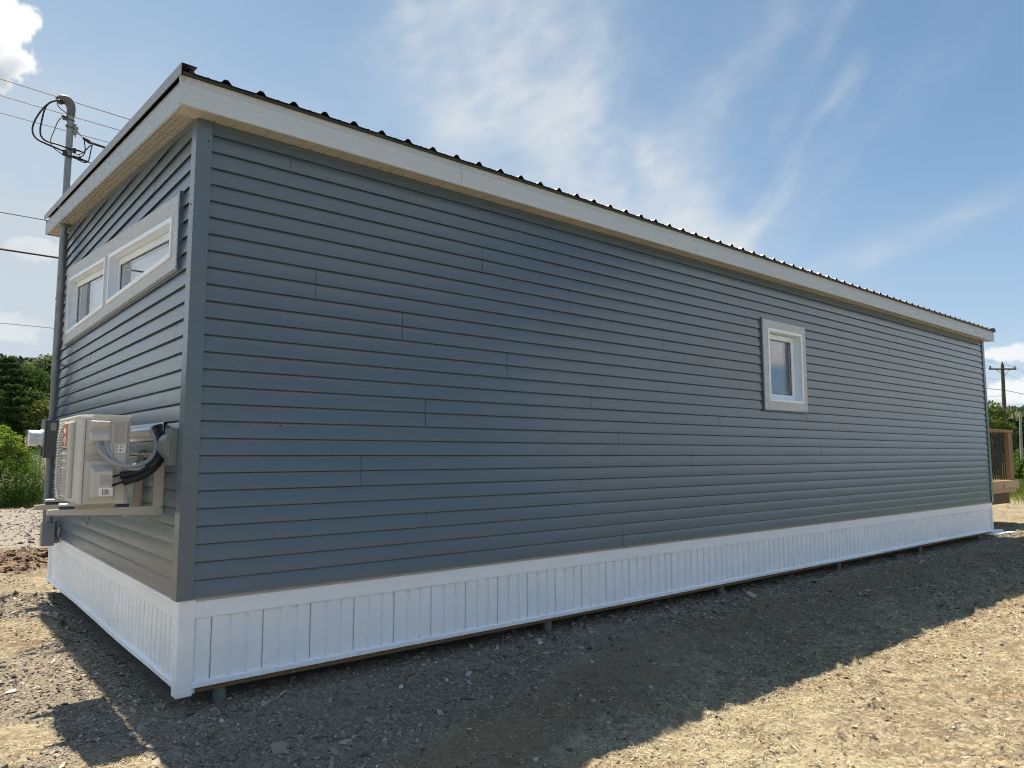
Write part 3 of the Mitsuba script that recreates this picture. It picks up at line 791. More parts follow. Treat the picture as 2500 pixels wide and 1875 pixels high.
lc = thing("line_cover", "rounded pale metal duct along the wall behind the heat pump", "duct")
n = 12
arc = [(-.018 - .075 * math.sin(t), .962 + .044 * math.cos(t)) for t in np.linspace(0, math.pi, n)]
prof = np.array([(-.016, .962 + .044)] + arc + [(-.016, .962 - .044)])
v = np.vstack([np.stack([prof[:, 0], prof[:, 0] * 0 + y, prof[:, 1]], -1) for y in (.435, 1.45)])
k = len(prof)
obj("cover", trimesh.Trimesh(v, np.array([[i, i + 1, k + i + 1] for i in range(k - 1)] + [[i, k + i + 1, k + i] for i in range(k - 1)]), process=False), "m_linecover", lc, smooth=60)
obj("back_plate", box(-.0165, -.0145, .43, 1.45, .905, 1.018), "m_linecover", lc)

hoses = thing("line_set", "black insulated pipes and grey hoses looping from the duct to the heat pump", "pipes")
yk = .245


def run(pts, y0=None):
    return spline([(p if len(p) == 3 else (p[0], yk, p[1])) for p in pts], 34)


obj("grey_hose", tube(run([(-.404, AY0 - .024, .884), (-.396, .215, .835), (-.352, .20, .786), (-.275, .195, .752), (-.19, .205, .758), (-.118, .235, .800), (-.088, .275, .868), (-.092, .34, .935), (-.07, .47, .966)]), .0118, 12), "m_greyhose", hoses, smooth=True)
obj("grey_hose", tube(run([(-.366, AY0 - .024, .884), (-.356, .222, .838), (-.322, .212, .782), (-.262, .21, .742), (-.185, .212, .735), (-.112, .235, .782), (-.076, .275, .860), (-.075, .34, .935), (-.06, .47, .955)]), .0112, 12), "m_greyhose", hoses, smooth=True)
pa = run([(-.285, .235, .698), (-.22, .225, .708), (-.15, .222, .742), (-.095, .235, .795), (-.068, .262, .870), (-.070, .33, .935), (-.055, .47, .972)])
pb = run([(-.272, .215, .660), (-.20, .208, .682), (-.13, .21, .722), (-.078, .23, .785), (-.05, .262, .870), (-.052, .33, .93), (-.05, .47, .948)])
wv = lambda p, r: r * (1 + .07 * np.sin(np.arange(len(p)) * 2.1) + .03 * np.cos(np.arange(len(p)) * 5.3))
obj("insulated_pipe", tube(pa, wv(pa, .0205), 14), "m_foam", hoses, smooth=True)
obj("insulated_pipe", tube(pb, wv(pb, .0215), 14), "m_foam", hoses, smooth=True)
obj("insulated_pipe", tube(run([(-.13, .205, .735), (-.085, .205, .80), (-.045, .235, .87), (-.038, .31, .93), (-.045, .47, .94)]), .014, 10), "m_foam", hoses, smooth=True)
obj("copper_tail", tube([(-.318, .255, .690), (-.278, .235, .701)], .0055, 8), "m_foam", hoses, smooth=True)
obj("copper_tail", tube([(-.318, .250, .640), (-.262, .216, .664)], .0065, 8), "m_foam", hoses, smooth=True)
obj("cable_tie", cat([tube(spline([(-.118 + .030 * math.cos(t) * .8, .222 + .035 * math.sin(t), .768 + .028 * math.cos(t)) for t in np.linspace(0, 2 * math.pi, 10)], 18), .0022, 5)]), "m_boxgrey", hoses)

disc = thing("disconnect_box", "grey-green electrical box with a rounded hinged cover beside the corner post", "electrical box")
obj("box", box(-.062, -.014, .085, .215, .753, .967, .003), "m_disc", disc)
hood_p = [(-.060, .935), (-.075, .930), (-.094, .905), (-.104, .872), (-.097, .838), (-.076, .80), (-.063, .792)]
obj("hinged_cover", prism(hood_p, 1, .082, .218), "m_disc", disc, smooth=40)
obj("knockout", cat([cyl((-.038, .082, .79), (-.038, .086, .79), .013, 16), cyl((-.036, .082, .795), (-.036, .0845, .795), .008, 12), cyl((-.032, .083, .948), (-.032, .086, .948), .004, 8)]), "m_disc", disc)

# ---------------------------------------------------------------- meter and service mast
MX, MY = -.085, 4.42
meter = thing("electricity_meter", "dark grey meter base with a round glass meter on the far end of the wall", "electricity meter")
obj("base_box", cat([box(-.150, -.02, 4.29, 4.56, .785, 1.175, .004), box(-.158, -.149, 4.285, 4.565, .78, 1.18, .002)]), "m_boxgrey", meter)
obj("socket_ring", cyl((-.158, 4.425, .985), (-.178, 4.425, .985), .090, 32), "m_pvc", meter, smooth=40)
obj("dial_body", cyl((-.176, 4.425, .985), (-.278, 4.425, .985), .078, 28), "m_pvc", meter, smooth=40)
obj("glass_cover", tube([(-.177, 4.425, .985), (-.29, 4.425, .985), (-.30, 4.425, .985), (-.304, 4.425, .985)], [.083, .083, .078, .06], 28), "m_meterglass", meter, smooth=40)
obj("seal", cat([trimesh.creation.icosphere(2, .016).apply_translation((-.185, 4.40, .895)), box(-.175, -.158, 4.37, 4.40, .80, .885, .004)]), "m_boxgrey", meter)
obj("warning_label", box(-.11, -.06, 4.2885, 4.2895, 1.06, 1.14), "m_plate", meter)

mast = thing("service_mast", "galvanised service mast with a curved weatherhead rising past the roof edge", "service mast")
obj("pipe", cyl((MX, MY, 1.62), (MX, MY, 4.50), .0335, 22), "m_galv", mast, smooth=40)
obj("lower_pipe", cat([cyl((MX, MY, 1.175), (MX, MY, 1.66), .031, 20), cyl((MX, MY, 1.60), (MX, MY, 1.70), .036, 20)]), "m_greypvc", mast, smooth=40)
obj("lower_pipe", cyl((MX, MY, .12), (MX, MY, .785), .031, 20), "m_greypvc", mast, smooth=40)
obj("strap", cat([cyl((MX, MY, z - .012), (MX, MY, z + .012), .038, 20) for z in (2.45, 1.75)] + [box(MX, -.01, MY - .012, MY + .012, z - .012, z + .012) for z in (2.45, 1.75)]), "m_galv", mast)
obj("roof_flange", cat([cyl((MX, MY, zs(MY) - .03), (MX, MY, zs(MY) - .002), .055, 20), tube([(MX, MY, zroof(MY) + .01), (MX, MY, zroof(MY) + .09)], [.09, .04], 18)]), "m_galv", mast)
wh = spline([(MX, MY, 4.46), (MX, MY, 4.53), (MX - .010, MY, 4.585), (MX - .045, MY, 4.625), (MX - .095, MY, 4.622), (MX - .112, MY, 4.600)], 16)
obj("weatherhead", tube(wh, np.interp(np.linspace(0, 1, 16), [0, .1, .35, .7, 1], [.038, .040, .043, .050, .046]), 18), "m_hood", mast, smooth=40)
obj("weatherhead_mouth", tube([(MX - .108, MY, 4.600), (MX - .120, MY, 4.580)], [.044, .030], 16), "m_black", mast)
for z in (4.475, 4.415, 4.335):
    obj("clamp", tube(spline([(MX + .037 * math.cos(t), MY + .037 * math.sin(t), z + .006 * math.sin(t)) for t in np.linspace(0, 2 * math.pi, 12)], 22), .005, 6), "m_boxgrey", mast)
obj("lug", cat([box(MX - .075, MX - .028, MY - .02, MY + .02, 4.405, 4.455, .006), cyl((MX - .09, MY - .02, 4.425), (MX - .03, MY - .02, 4.425), .006, 8), cyl((MX - .083, MY + .01, 4.448), (MX - .03, MY + .01, 4.448), .006, 8), trimesh.creation.icosphere(2, .011).apply_translation((MX - .038, MY - .02, 4.340))]), "m_boxgrey", mast)
ins = [tube([(MX + .052, MY, 4.365), (MX + .052, MY, 4.355), (MX + .052, MY, 4.335), (MX + .052, MY, 4.320), (MX + .052, MY, 4.300), (MX + .052, MY, 4.278)], [.012, .026, .028, .014, .027, .018], 16), cyl((MX + .052, MY, 4.24), (MX + .052, MY, 4.39), .006, 8), box(MX + .03, MY - MY + MX + .055, MY - .012, MY + .012, 4.37, 4.385), box(MX + .03, MX + .055, MY - .012, MY + .012, 4.262, 4.274)]
obj("insulator", cat(ins), "m_palepole", mast, smooth=30)

leads = thing("service_leads", "black cable loops hanging between the weatherhead and the overhead splices", "cables")
xyz = lambda l, dy=0.0: [(x, MY + dy + .0 * i, z) for i, (x, z) in enumerate(l)]
L1 = [(-.194, 4.587), (-.247, 4.561), (-.323, 4.482), (-.391, 4.346), (-.425, 4.216), (-.42, 4.153), (-.391, 4.108), (-.333, 4.081), (-.238, 4.059), (-.142, 4.037), (-.10, 4.025)]
L2 = [(-.194, 4.580), (-.238, 4.567), (-.311, 4.497), (-.334, 4.424), (-.349, 4.31), (-.357, 4.199), (-.345, 4.143), (-.317, 4.113), (-.249, 4.1), (-.122, 4.087), (-.05, 4.075)]
L4 = [(-.135, 4.42), (-.171, 4.403), (-.2, 4.361), (-.234, 4.235), (-.259, 4.119), (-.248, 4.073), (-.201, 4.032), (-.14, 3.994)]
L3 = [(-.216, 4.566), (-.21, 4.54), (-.176, 4.507), (-.125, 4.475)]
dy = -.055
obj("lead", tube(spline([(-.19, MY, 4.585)] + xyz(L1, dy), 40), .0088, 8), "m_cable", leads, smooth=True)
obj("lead", tube(spline([(-.19, MY, 4.58)] + xyz(L2, dy * .9), 40), .0088, 8), "m_cable", leads, smooth=True)
obj("bare_lead", tube(spline(xyz(L4, dy * .8), 30), .0048, 7), "m_boxgrey", leads, smooth=True)
obj("bare_lead", tube(spline(xyz(L3, -.01), 14), .0048, 7), "m_boxgrey", leads, smooth=True)
obj("splice", cat([rbox(-.150, -.108, MY - .085, MY - .045, 3.985, 4.050, .012, 2), tube([(-.11, MY - .06, 4.0), (-.02, MY - .05, 3.99), (.01, MY - .05, 3.985)], [.009, .009, .006], 8)]), "m_cable", leads)
obj("splice", cat([rbox(-.058, -.022, MY - .07, MY - .03, 4.045, 4.100, .012, 2), tube([(-.03, MY - .05, 4.082), (.005, MY - .05, 4.081), (.048, MY - .05, 4.076)], [.010, .010, .003], 8)]), "m_cable", leads)
obj("splice", cat([trimesh.creation.icosphere(2, .024).apply_translation((.008, MY - .05, 3.996)), tube([(-.05, MY - .05, 4.012), (.008, MY - .05, 3.996), (.07, MY - .05, 3.985), (.128, MY - .05, 3.975)], [.008, .012, .011, .003], 8), trimesh.creation.icosphere(1, .008).apply_translation((.008, MY - .05, 4.037))]), "m_cable", leads)
for q in ([(.048, 4.241), (.06, 4.155), (.059, 4.076), (.038, 4.037), (-.013, 4.017), (-.063, 4.015)], [(.133, 4.198), (.102, 4.166), (.054, 4.091), (.009, 4.051), (-.033, 4.048)], [(.129, 4.188), (.118, 4.126), (.108, 4.039), (.092, 3.99), (.02, 3.985)]):
    obj("tap", tube(spline(xyz(q, -.03), 22), .0058, 7), "m_cable", leads, smooth=True)
obj("wedge_clamp", cat([trimesh.convex.convex_hull(np.array([(.040, MY - .012, 4.262), (.040, MY + .012, 4.262), (.036, MY - .012, 4.246), (.036, MY + .012, 4.246), (.112, MY - .016, 4.238), (.112, MY + .016, 4.238), (.106, MY - .016, 4.205), (.106, MY + .016, 4.205)])), tube([(MX + .06, MY, 4.31), (.015, MY, 4.275), (.045, MY, 4.252)], .0028, 6), tube([(MX + .06, MY, 4.33), (.03, MY, 4.262)], .0022, 6)]), "m_cable", leads)

jb = thing("junction_box", "grey conduit box with an elbow turning into the wall near the ground", "junction box")
obj("box", rbox(-.165, -.052, 4.02, 4.14, -.075, .150, .008, 2), "m_greypvc", jb)
obj("elbow", cat([cyl((-.06, 4.08, -.028), (-.006, 4.08, -.028), .028, 18), cyl((-.036, 4.08, -.028), (-.026, 4.08, -.028), .033, 18), cyl((-.100, 4.08, .14), (-.100, 4.08, .30), .030, 18), cyl((-.035, 4.12, .0), (-.035, 4.12, .16), .018, 14)]), "m_greypvc", jb, smooth=40)

# ---------------------------------------------------------------- overhead lines and poles


def hang(a, b, sag, n=40):
    a, b = np.asarray(a, float), np.asarray(b, float); t = np.linspace(0, 1, n)[:, None]
    p = a + (b - a) * t; p[:, 2:] -= 4 * sag * t * (1 - t)
    return p


PX, PY = 70.8, 15.9
ZG = -.6
pole = thing("utility_pole", "dark wooden utility pole with a crossarm rising behind the deck", "utility pole")
obj("shaft", tube([(PX + .12, PY + .25, ZG - .3), (PX + .06, PY + .1, 4.5), (PX, PY, 8.55)], [.20, .165, .125], 14), "m_pole", pole, smooth=True)
ca, cb_ = np.array([PX - .92, PY + .76, 8.16]), np.array([PX + .92, PY - .74, 8.16])
u = (cb_ - ca) / np.linalg.norm(cb_ - ca)
obj("crossarm", tube([ca, cb_], .075, 4), "m_pole", pole)
obj("brace", cat([tube([np.array([PX, PY - .1, 7.55]), ca + u * .55], .02, 5), tube([np.array([PX, PY - .1, 7.55]), cb_ - u * .55], .02, 5)]), "m_pole", pole)
tops = [ca + u * .12 + [0, 0, .22], np.array([PX, PY, 8.72]), cb_ - u * .12 + [0, 0, .22]]
for q in tops:
    obj("insulator", tube([q - [0, 0, .16], q - [0, 0, .08], q - [0, 0, .04], q + [0, 0, .04]], [.05, .09, .05, .07], 8), "m_porcelain", pole)
wl = ["topmost of the three thin power lines at upper left", "middle of the three thin power lines at upper left", "lowest of the three thin power lines at upper left"]
near = [(-.15, 14.355, 9.0), (-.074, 15.26, 9.0), (.01, 16.28, 9.0)]
for i in range(3):
    key = thing("power_line", wl[i], "power line", "power lines")
    a = np.array(near[i]); b = tops[i]
    p = np.vstack([hang(a - [38, -.6, -.3], a, .1, 10)[:-1], hang(a, b, .55, 50)[:-1], hang(b, b + np.array([60, 3, -.2]), .8, 20)])
    obj("wire", tube(p, .0095, 5), "m_cable", key)
def drop(name, label, pts, r, cat_="cable"):
    key = thing(name, label, cat_)
    obj("wire", tube(np.vstack(pts), r * 1.15, 6), "m_cable", key)
drop("telephone_cable", "thick black cable running level into the view left of the mast", [hang((-40, 16.2, 5.3), (.146, 15.5, 5.496), .05, 8)[:-1], hang((.146, 15.5, 5.496), (PX, PY - .15, 6.3), .25, 40)[:-1], hang((PX, PY - .15, 6.3), (PX + 60, PY - 9, 4.4), .5, 12)], .019)
drop("neutral_wire", "thin wire meeting the low roof corner at left", [hang((-40, 15.5, 6.2), (.097, 15.5, 6.352), .05, 8)[:-1], hang((.097, 15.5, 6.352), (PX, PY - .15, 7.15), .2, 40)], .008)
drop("guy_wire", "faint thin wire low over the trees left of the mast", [hang((-40, 42, 7.2), (2.33, 42.6, 7.85), .1, 8)[:-1], hang((2.33, 42.6, 7.85), (60, 40.0, 9.2), .5, 24)], .012)
drop("service_drop", "twisted black cable leaving the mast over the roof", [hang((.105, MY, 4.222), (PX, PY, 5.9), 1.1, 60)], .011)

p2 = thing("grey_pole", "slim pale grey pole at the right edge beyond the shrubs", "pole")
obj("shaft", tube([(46.2, 8.38, -.9), (46.0, 8.22, 3.15)], [.085, .062], 10), "m_palepole", p2, smooth=True)

# ---------------------------------------------------------------- deck beyond the far end
deck = thing("deck", "raised timber deck with brown rails and black balusters beyond the far corner", "deck")
DX0, DX1, DY0, DY1, DZ = L + .03, 16.56, .50, 3.3, .298
for k in range(20):
    y = DY0 + .002 + k * .142
    if y + .136 < DY1:
        obj("deck_board", box(DX0, DX1 + .02, y, y + .136, DZ - .03, DZ, .004), "m_wood", deck)
obj("rim_board", box(DX0, DX1 + .03, DY0 - .04, DY0 - .002, DZ - .170, DZ - .002, .005), "m_wood", deck)
obj("rim_board", box(DX0, DX1 - .05, DY0 - .002, DY0 + .036, DZ - .245, DZ - .032, .005), "m_wood", deck)
obj("rim_board", box(DX1 - .01, DX1 + .028, DY0 - .001, DY1, DZ - .20, DZ - .032, .005), "m_wood", deck)
obj("beam", box(DX0, 16.2, DY0 + .04, DY0 + .18, -.165, DZ - .247, .006), "m_beam", deck)
for k in range(7):
    obj("joist", box(13.7 + .42 * k, 13.74 + .42 * k, DY0 + .19, DY1, DZ - .22, DZ - .035), "m_beam", deck)
for x, y in ((14.0, 1.2), (14.4, 3.0)):
    obj("support_post", box(x - .07, x + .07, y - .07, y + .07, -.8, DZ - .222), "m_beam", deck)
obj("rail_post", box(DX1 - .30, DX1 - .14, DY0 + .012, DY0 + .09, DZ, 1.268, .005), "m_brown", deck)
obj("rail_post", box(DX1 - .098, DX1 - .010, DY0 + .02, DY0 + .108, DZ, 1.268, .005), "m_brown", deck)
obj("rail_post", box(DX1 - .098, DX1 - .010, DY1 - .11, DY1 - .02, DZ, 1.268, .005), "m_wood", deck)
obj("top_rail", box(DX0 + .0, DX1 + .005, DY0, DY0 + .13, 1.270, 1.325, .006), "m_brown", deck)
obj("top_rail", box(DX1 - .125, DX1 + .003, DY0 + .132, DY1, 1.270, 1.325, .006), "m_wood", deck)
for k in range(24):
    x = DX0 + .08 + .128 * k
    if x > DX1 - .31:
        break
    obj("baluster", cyl((x, DY0 + .06, DZ), (x, DY0 + .06, 1.271), .013, 10), "m_black", deck)
for k in range(18):
    obj("baluster", cyl((DX1 - .06, DY0 + .25 + .14 * k, DZ), (DX1 - .06, DY0 + .25 + .14 * k, 1.271), .013, 8), "m_black", deck)

off = thing("trim_offcut", "white trim lengths lying on the gravel at the far corner", "building material")
for i, (a, b) in enumerate((((13.52, .10), (14.30, -.02)), ((13.55, .22), (14.33, .20)))):
    d = np.array([b[0] - a[0], b[1] - a[1]]); ang = math.atan2(d[1], d[0]); ln = np.linalg.norm(d)
    m = box(0, ln, -.06, .06, 0, .03 + .02 * i, .004)
    m.apply_transform(trimesh.transformations.rotation_matrix(ang, (0, 0, 1))); m.apply_translation((a[0], a[1], ZG + .002))
    obj("strip", m, "m_white", off)

# ---------------------------------------------------------------- ground


def relief(x, y):
    g = np_fbm(x * 1.2, y * 1.2, 21, 3) - .5; h = np_fbm(x * 6, y * 6, 22, 3) - .5
    near = np.exp(-((x - 4) / 14) ** 2 - (y / 8) ** 2)
    rise = 1.9 * smooth(20.5, 33, y) * (1 - smooth(10, 26, x)) + 1.2 * smooth(33, 70, np.hypot(x, y)) * (1 - smooth(12, 40, x))
    return ZG + .055 * g * smooth(.2, 1.3, np.hypot(np.maximum(0, -y - .1), np.maximum(0, -x - .05))) + .018 * h * (near + .3) + rise


def fine_relief(x, y):
    clod = np.maximum(0, np_fbm(x * 11, y * 11, 31, 3) - .55)
    gm = smooth(-.5, -1.4, y) * smooth(.3, 1.5, x) + smooth(13.5, 14.5, x) + smooth(4.5, 6, y)
    dip = .028 * smooth(-.16, .0, y) * smooth(-.2, 0, x) * (1 - smooth(13.4, 13.6, x)) * (1 - smooth(4.8, 5, y))
    return relief(x, y) - dip + .16 * clod * np.clip(gm, 0.12, 1) + .010 * (np_fbm(x * 28, y * 28, 33, 2) - .5)


xs = list(np.arange(-1.6, 6, .026)) + list(np.arange(6, 16, .055)); s = .055
while xs[-1] < 3000:
    s *= 1.14; xs.append(xs[-1] + s)
s = .022
while xs[0] > -3000:
    s *= 1.16; xs.insert(0, xs[0] - s)
ys = list(np.arange(-3.9, .7, .026)) + list(np.arange(.7, 9, .06)); s = .06
while ys[-1] < 3000:
    s *= 1.12; ys.append(ys[-1] + s)
s = .022
while ys[0] > -3000:
    s *= 1.16; ys.insert(0, ys[0] - s)
xs, ys = np.array(xs), np.array(ys)
X, Y = np.meshgrid(xs, ys, indexing="ij")
Z = fine_relief(X, Y)
v = np.stack([X, Y, Z], -1).reshape(-1, 3); m = len(ys)
i, j = np.meshgrid(np.arange(len(xs) - 1), np.arange(m - 1), indexing="ij")
q = np.stack([i * m + j, (i + 1) * m + j, (i + 1) * m + j + 1, i * m + j + 1], -1).reshape(-1, 4)
g = obj("ground", trimesh.Trimesh(v, np.vstack([q[:, [0, 1, 2]], q[:, [0, 2, 3]]]), process=False), "m_ground", smooth=True)
labels[g] = {"kind": "structure"}

# gravel, clods, straw: geometry near the camera
srng = np.random.default_rng(11)
STONES = []
for k in range(14):
    p = srng.normal(size=(11, 3)); p /= np.linalg.norm(p, axis=1, keepdims=True)
    p *= np.array([1, srng.uniform(.55, .95), srng.uniform(.22, .5)]) * srng.uniform(.85, 1.1, (11, 1))
    h = trimesh.convex.convex_hull(p)
    STONES.append((np.array(h.vertices), np.array(h.faces)))


def scatter(n_try, region, dens, size, colors, sink=.35, seed=1, flat=.35):
    r = np.random.default_rng(seed)
    x = r.uniform(region[0], region[1], n_try); y = r.uniform(region[2], region[3], n_try)
    keep = r.random(n_try) < dens(x, y)
    x, y = x[keep], y[keep]
    s = size(r, x, y); z = fine_relief(x, y)
    V, Fc, C, at = [], [], [], 0
    which = r.integers(0, len(STONES), len(x)); yaw = r.uniform(0, 6.28, len(x)); tl = r.normal(0, flat, (len(x), 2))
    tone = r.random((len(x), 1)) ** 1.3; pick = r.random(len(x))
    for k in range(len(STONES)):
        idx = np.nonzero(which == k)[0]
        if not len(idx):
            continue
        v0, f0 = STONES[k]
        c, sn = np.cos(yaw[idx])[:, None], np.sin(yaw[idx])[:, None]
        a = v0[None] * s[idx][:, None, None]
        xx = a[..., 0] * c - a[..., 1] * sn; yy = a[..., 0] * sn + a[..., 1] * c
        zz = a[..., 2] + xx * tl[idx, :1] + yy * tl[idx, 1:]
        hgt = np.abs(v0[:, 2]).max() * s[idx][:, None]
        vv = np.stack([xx + x[idx][:, None], yy + y[idx][:, None], zz + z[idx][:, None] + hgt * (1 - 2 * sink)], -1)
        V.append(vv.reshape(-1, 3)); Fc.append((f0[None] + (np.arange(len(idx)) * len(v0))[:, None, None] + at).reshape(-1, 3))
        at += len(idx) * len(v0)
        cc = colors(tone[idx], pick[idx][:, None])
        C.append(np.repeat(cc, len(v0), axis=0))
    return trimesh.Trimesh(np.vstack(V), np.vstack(Fc), process=False), np.vstack(C)


np_n = lambda a, b, c: meshkit.noise(np.stack([a, b, a * 0 + c], -1))
Zn = lambda x, y: zones(x, y, np_n, smooth, np.minimum, np.maximum)
cam_d = lambda x, y: np.hypot(x - CAM[0], y - CAM[1])
under = lambda x, y: ((x > .02) & (y > .25) & (x < L)) * 1.0
grey = lambda t, p: np.where(p < .06, np.array([[.42, .41, .39]]), np.where(p < .22, np.array([[.30, .265, .21]]), np.array([[.205, .190, .158]]))) * (.5 + .95 * t)
brown = lambda t, p: np.where(p < .15, np.array([[.36, .33, .29]]), np.where(p < .6, np.array([[.15, .11, .072]]), np.array([[.33, .29, .215]]))) * (.55 + .8 * t)

dens_g = lambda x, y: (Zn(x, y)[0] ** 1.3) * np.clip(6.0 / cam_d(x, y), .25, 1) ** 1.2 * (.35 + .9 * smooth(.35, .6, np_fbm(x * 2.3, y * 2.3, 41, 3))) * (1 - under(x, y))
sz_g = lambda r, x, y: np.exp(r.normal(-4.92, .50, len(x))) * np.clip(cam_d(x, y) / 4.5, 1, 1.7)
m1, c1 = scatter(165000, (-1.7, 6.5, -2.2, 4.6), dens_g, sz_g, grey, seed=5)
m2, c2 = scatter(30000, (6.5, 14.8, -1.4, .9), dens_g, sz_g, grey, seed=6)
big = lambda r, x, y: r.uniform(.020, .042, len(x))
m3, c3 = scatter(900, (-1.4, 2.6, -2.2, 2.0), lambda x, y: .35 * Zn(x, y)[0] * (1 - under(x, y)), big, grey, seed=8)
dv = lambda x, y: Zn(x, y)[3] * np.clip(14 / cam_d(x, y), .1, 1)
pale = lambda t, p: np.array([[.27, .26, .235]]) * (.5 + .9 * t)
m4, c4 = scatter(9000, (-4, 7, 8.5, 19), dv, lambda r, x, y: np.exp(r.normal(-3.6, .4, len(x))), pale, seed=9)
m5, c5 = scatter(22000, (-4.2, -1.7, -3.5, 5.5), dens_g, lambda r, x, y: np.exp(r.normal(-4.5, .45, len(x))), grey, seed=10)
key = obj("gravel", cat([m1, m2, m3, m4, m5]), "m_stone", color=np.vstack([c1, c2, c3, c4, c5]))
tag(key, "grey slate gravel strewn along the foot of the skirting", "gravel", kind="stuff")

dens_c = lambda x, y: (1 - Zn(x, y)[0]) * np.clip(5.5 / cam_d(x, y), .12, 1) ** 1.3 * (.25 + .75 * smooth(.42, .66, np_fbm(x * 3, y * 3, 43, 3))) * (1 - under(x, y))
m1, c1 = scatter(225000, (-1.7, 11, -4.2, 8.8), dens_c, lambda r, x, y: np.exp(r.normal(-5.2, .55, len(x))) * np.clip(cam_d(x, y) / 5, 1, 1.9), brown, seed=12)
m2, c2 = scatter(9000, (9, 24, -4.2, 3), lambda x, y: .5 * smooth(.4, .7, np_fbm(x * 2, y * 2, 47, 3)) * np.clip(11 / cam_d(x, y), .1, 1), lambda r, x, y: np.exp(r.normal(-3.9, .5, len(x))), brown, seed=13)
m3, c3 = scatter(3600, (-1.5, 3.2, 5.8, 8.9), lambda x, y: Zn(x, y)[2], lambda r, x, y: np.exp(r.normal(-3.4, .5, len(x))), lambda t, p: np.array([[.13, .088, .055]]) * (.5 + .9 * t), seed=14)
key = obj("soil_clods", cat([m1, m2, m3]), "m_stone", color=np.vstack([c1, c2, c3]))
tag(key, "brown crumbs of soil and small stones on the raked dirt", "soil", kind="stuff")


def blades(x, y, z, length, width, lift, r, c0, curve=.25):
    """Thin bent blades, two quads each."""
    n = len(x); yaw = r.uniform(0, 6.28, n); d = np.stack([np.cos(yaw), np.sin(yaw), lift], -1); d /= np.linalg.norm(d, axis=1, keepdims=True)
    side = np.stack([-np.sin(yaw), np.cos(yaw), r.normal(0, .4, n)], -1); side *= (width / 2 / np.linalg.norm(side, axis=1))[:, None]
    b = np.stack([x, y, z], -1); up = np.zeros((n, 3)); up[:, 2] = curve * length * r.uniform(-.6, .5, n)
    sw = side / (width / 2)[:, None] * (length * r.normal(0, .14, n))[:, None]
    mid = b + d * (length / 2)[:, None] + np.array([0, 0, 1]) * (np.abs(up[:, 2:]) * .5) + sw; tip = b + d * length[:, None] + up
    v = np.stack([b - side, b + side, mid - side * .9, mid + side * .9, tip - side * .25, tip + side * .25], 1).reshape(-1, 3)
    o = (np.arange(n) * 6)[:, None, None]
    f = (np.array([[0, 1, 3], [0, 3, 2], [2, 3, 5], [2, 5, 4]])[None] + o).reshape(-1, 3)
    return trimesh.Trimesh(v, f, process=False), np.repeat(c0, 6, axis=0)


r = np.random.default_rng(21)
n = 230000
x = r.uniform(-1.7, 15, n) ; y = r.uniform(-4.2, .0, n)
x2 = r.uniform(-1.7, .1, 16000); y2 = r.uniform(-1, 8, 16000)
x, y = np.r_[x, x2], np.r_[y, y2]
zz = Zn(x, y)
k = r.random(len(x)) < (zz[1] * np.clip(4.6 / cam_d(x, y), .05, 1) ** 1.5 * (.25 + 1.0 * smooth(.38, .62, np_fbm(x * 2.2, y * 2.2, 51, 3))) + .015) * (1 - under(x, y))
x, y = x[k], y[k]; n = len(x); sc = np.clip(cam_d(x, y) / 5, 1, 2)
tone = r.random((n, 1)); pick = r.random((n, 1))
col = np.where(pick < .62, np.array([[.46, .415, .275]]), np.where(pick < .86, np.array([[.30, .235, .135]]), np.array([[.66, .63, .47]]))) * (.6 + .6 * tone)
b1, c1 = blades(x, y, fine_relief(x, y) + .004, r.uniform(.012, .048, n), r.uniform(.0016, .0036, n) * sc, r.normal(.08, .18, n), r, col)
# upright tufts
tx, ty = r.uniform(-.2, 9, 90), r.uniform(-3.6, -.7, 90)
kk = Zn(tx, ty)[1] > .5
tx, ty = tx[kk], ty[kk]
bx = np.repeat(tx, 26) + r.normal(0, .035, len(tx) * 26); by = np.repeat(ty, 26) + r.normal(0, .035, len(tx) * 26); n = len(bx)
col = np.where(r.random((n, 1)) < .7, np.array([[.36, .27, .13]]), np.array([[.17, .19, .07]])) * (.6 + .7 * r.random((n, 1)))
b2, c2 = blades(bx, by, fine_relief(bx, by), r.uniform(.03, .085, n), r.uniform(.0016, .003, n), r.uniform(.3, 1.6, n), r, col)
key = obj("straw_mulch", cat([b1, b2]), "m_straw", color=np.vstack([c1, c2]))
tag(key, "dry straw and dead grass strewn over the bare yard", "straw", kind="stuff")

# ---------------------------------------------------------------- vegetation


def leaf_cloud(centres, size, r, tones, aspect=1.7, droop=0.0):
    n = len(centres)
    a = r.normal(size=(n, 3)); a[:, 2] = a[:, 2] * .6 - droop; a /= np.linalg.norm(a, axis=1, keepdims=True)
    b = np.cross(a, r.normal(size=(n, 3))); b /= np.linalg.norm(b, axis=1, keepdims=True) + 1e-9
    s = (size * r.uniform(.6, 1.4, n))[:, None]
    v = np.stack([centres - a * s * aspect / 2, centres + b * s / 2, centres + a * s * aspect / 2, centres - b * s / 2], 1).reshape(-1, 3)
    o = (np.arange(n) * 4)[:, None, None]
    f = (np.array([[0, 1, 2], [0, 2, 3]])[None] + o).reshape(-1, 3)
    return trimesh.Trimesh(v, f, process=False), np.repeat(tones, 4, axis=0)


def tones(r, n, base, centres, spread=.45, freq=1.3):
    cl = meshkit.noise(np.asarray(centres) * freq, 4)[:, None]
    t = np.asarray(base)[None] * (1 - spread / 2 + spread * r.random((n, 1))) * (.7 + .6 * cl)
    yel = (r.random((n, 1)) < .12)
    return np.clip(1.45 * np.where(yel, t * np.array([[1.5, 1.3, .9]]), t), 0, .6)


gz = lambda x, y: float(relief(np.array([x]), np.array([y]))[0])


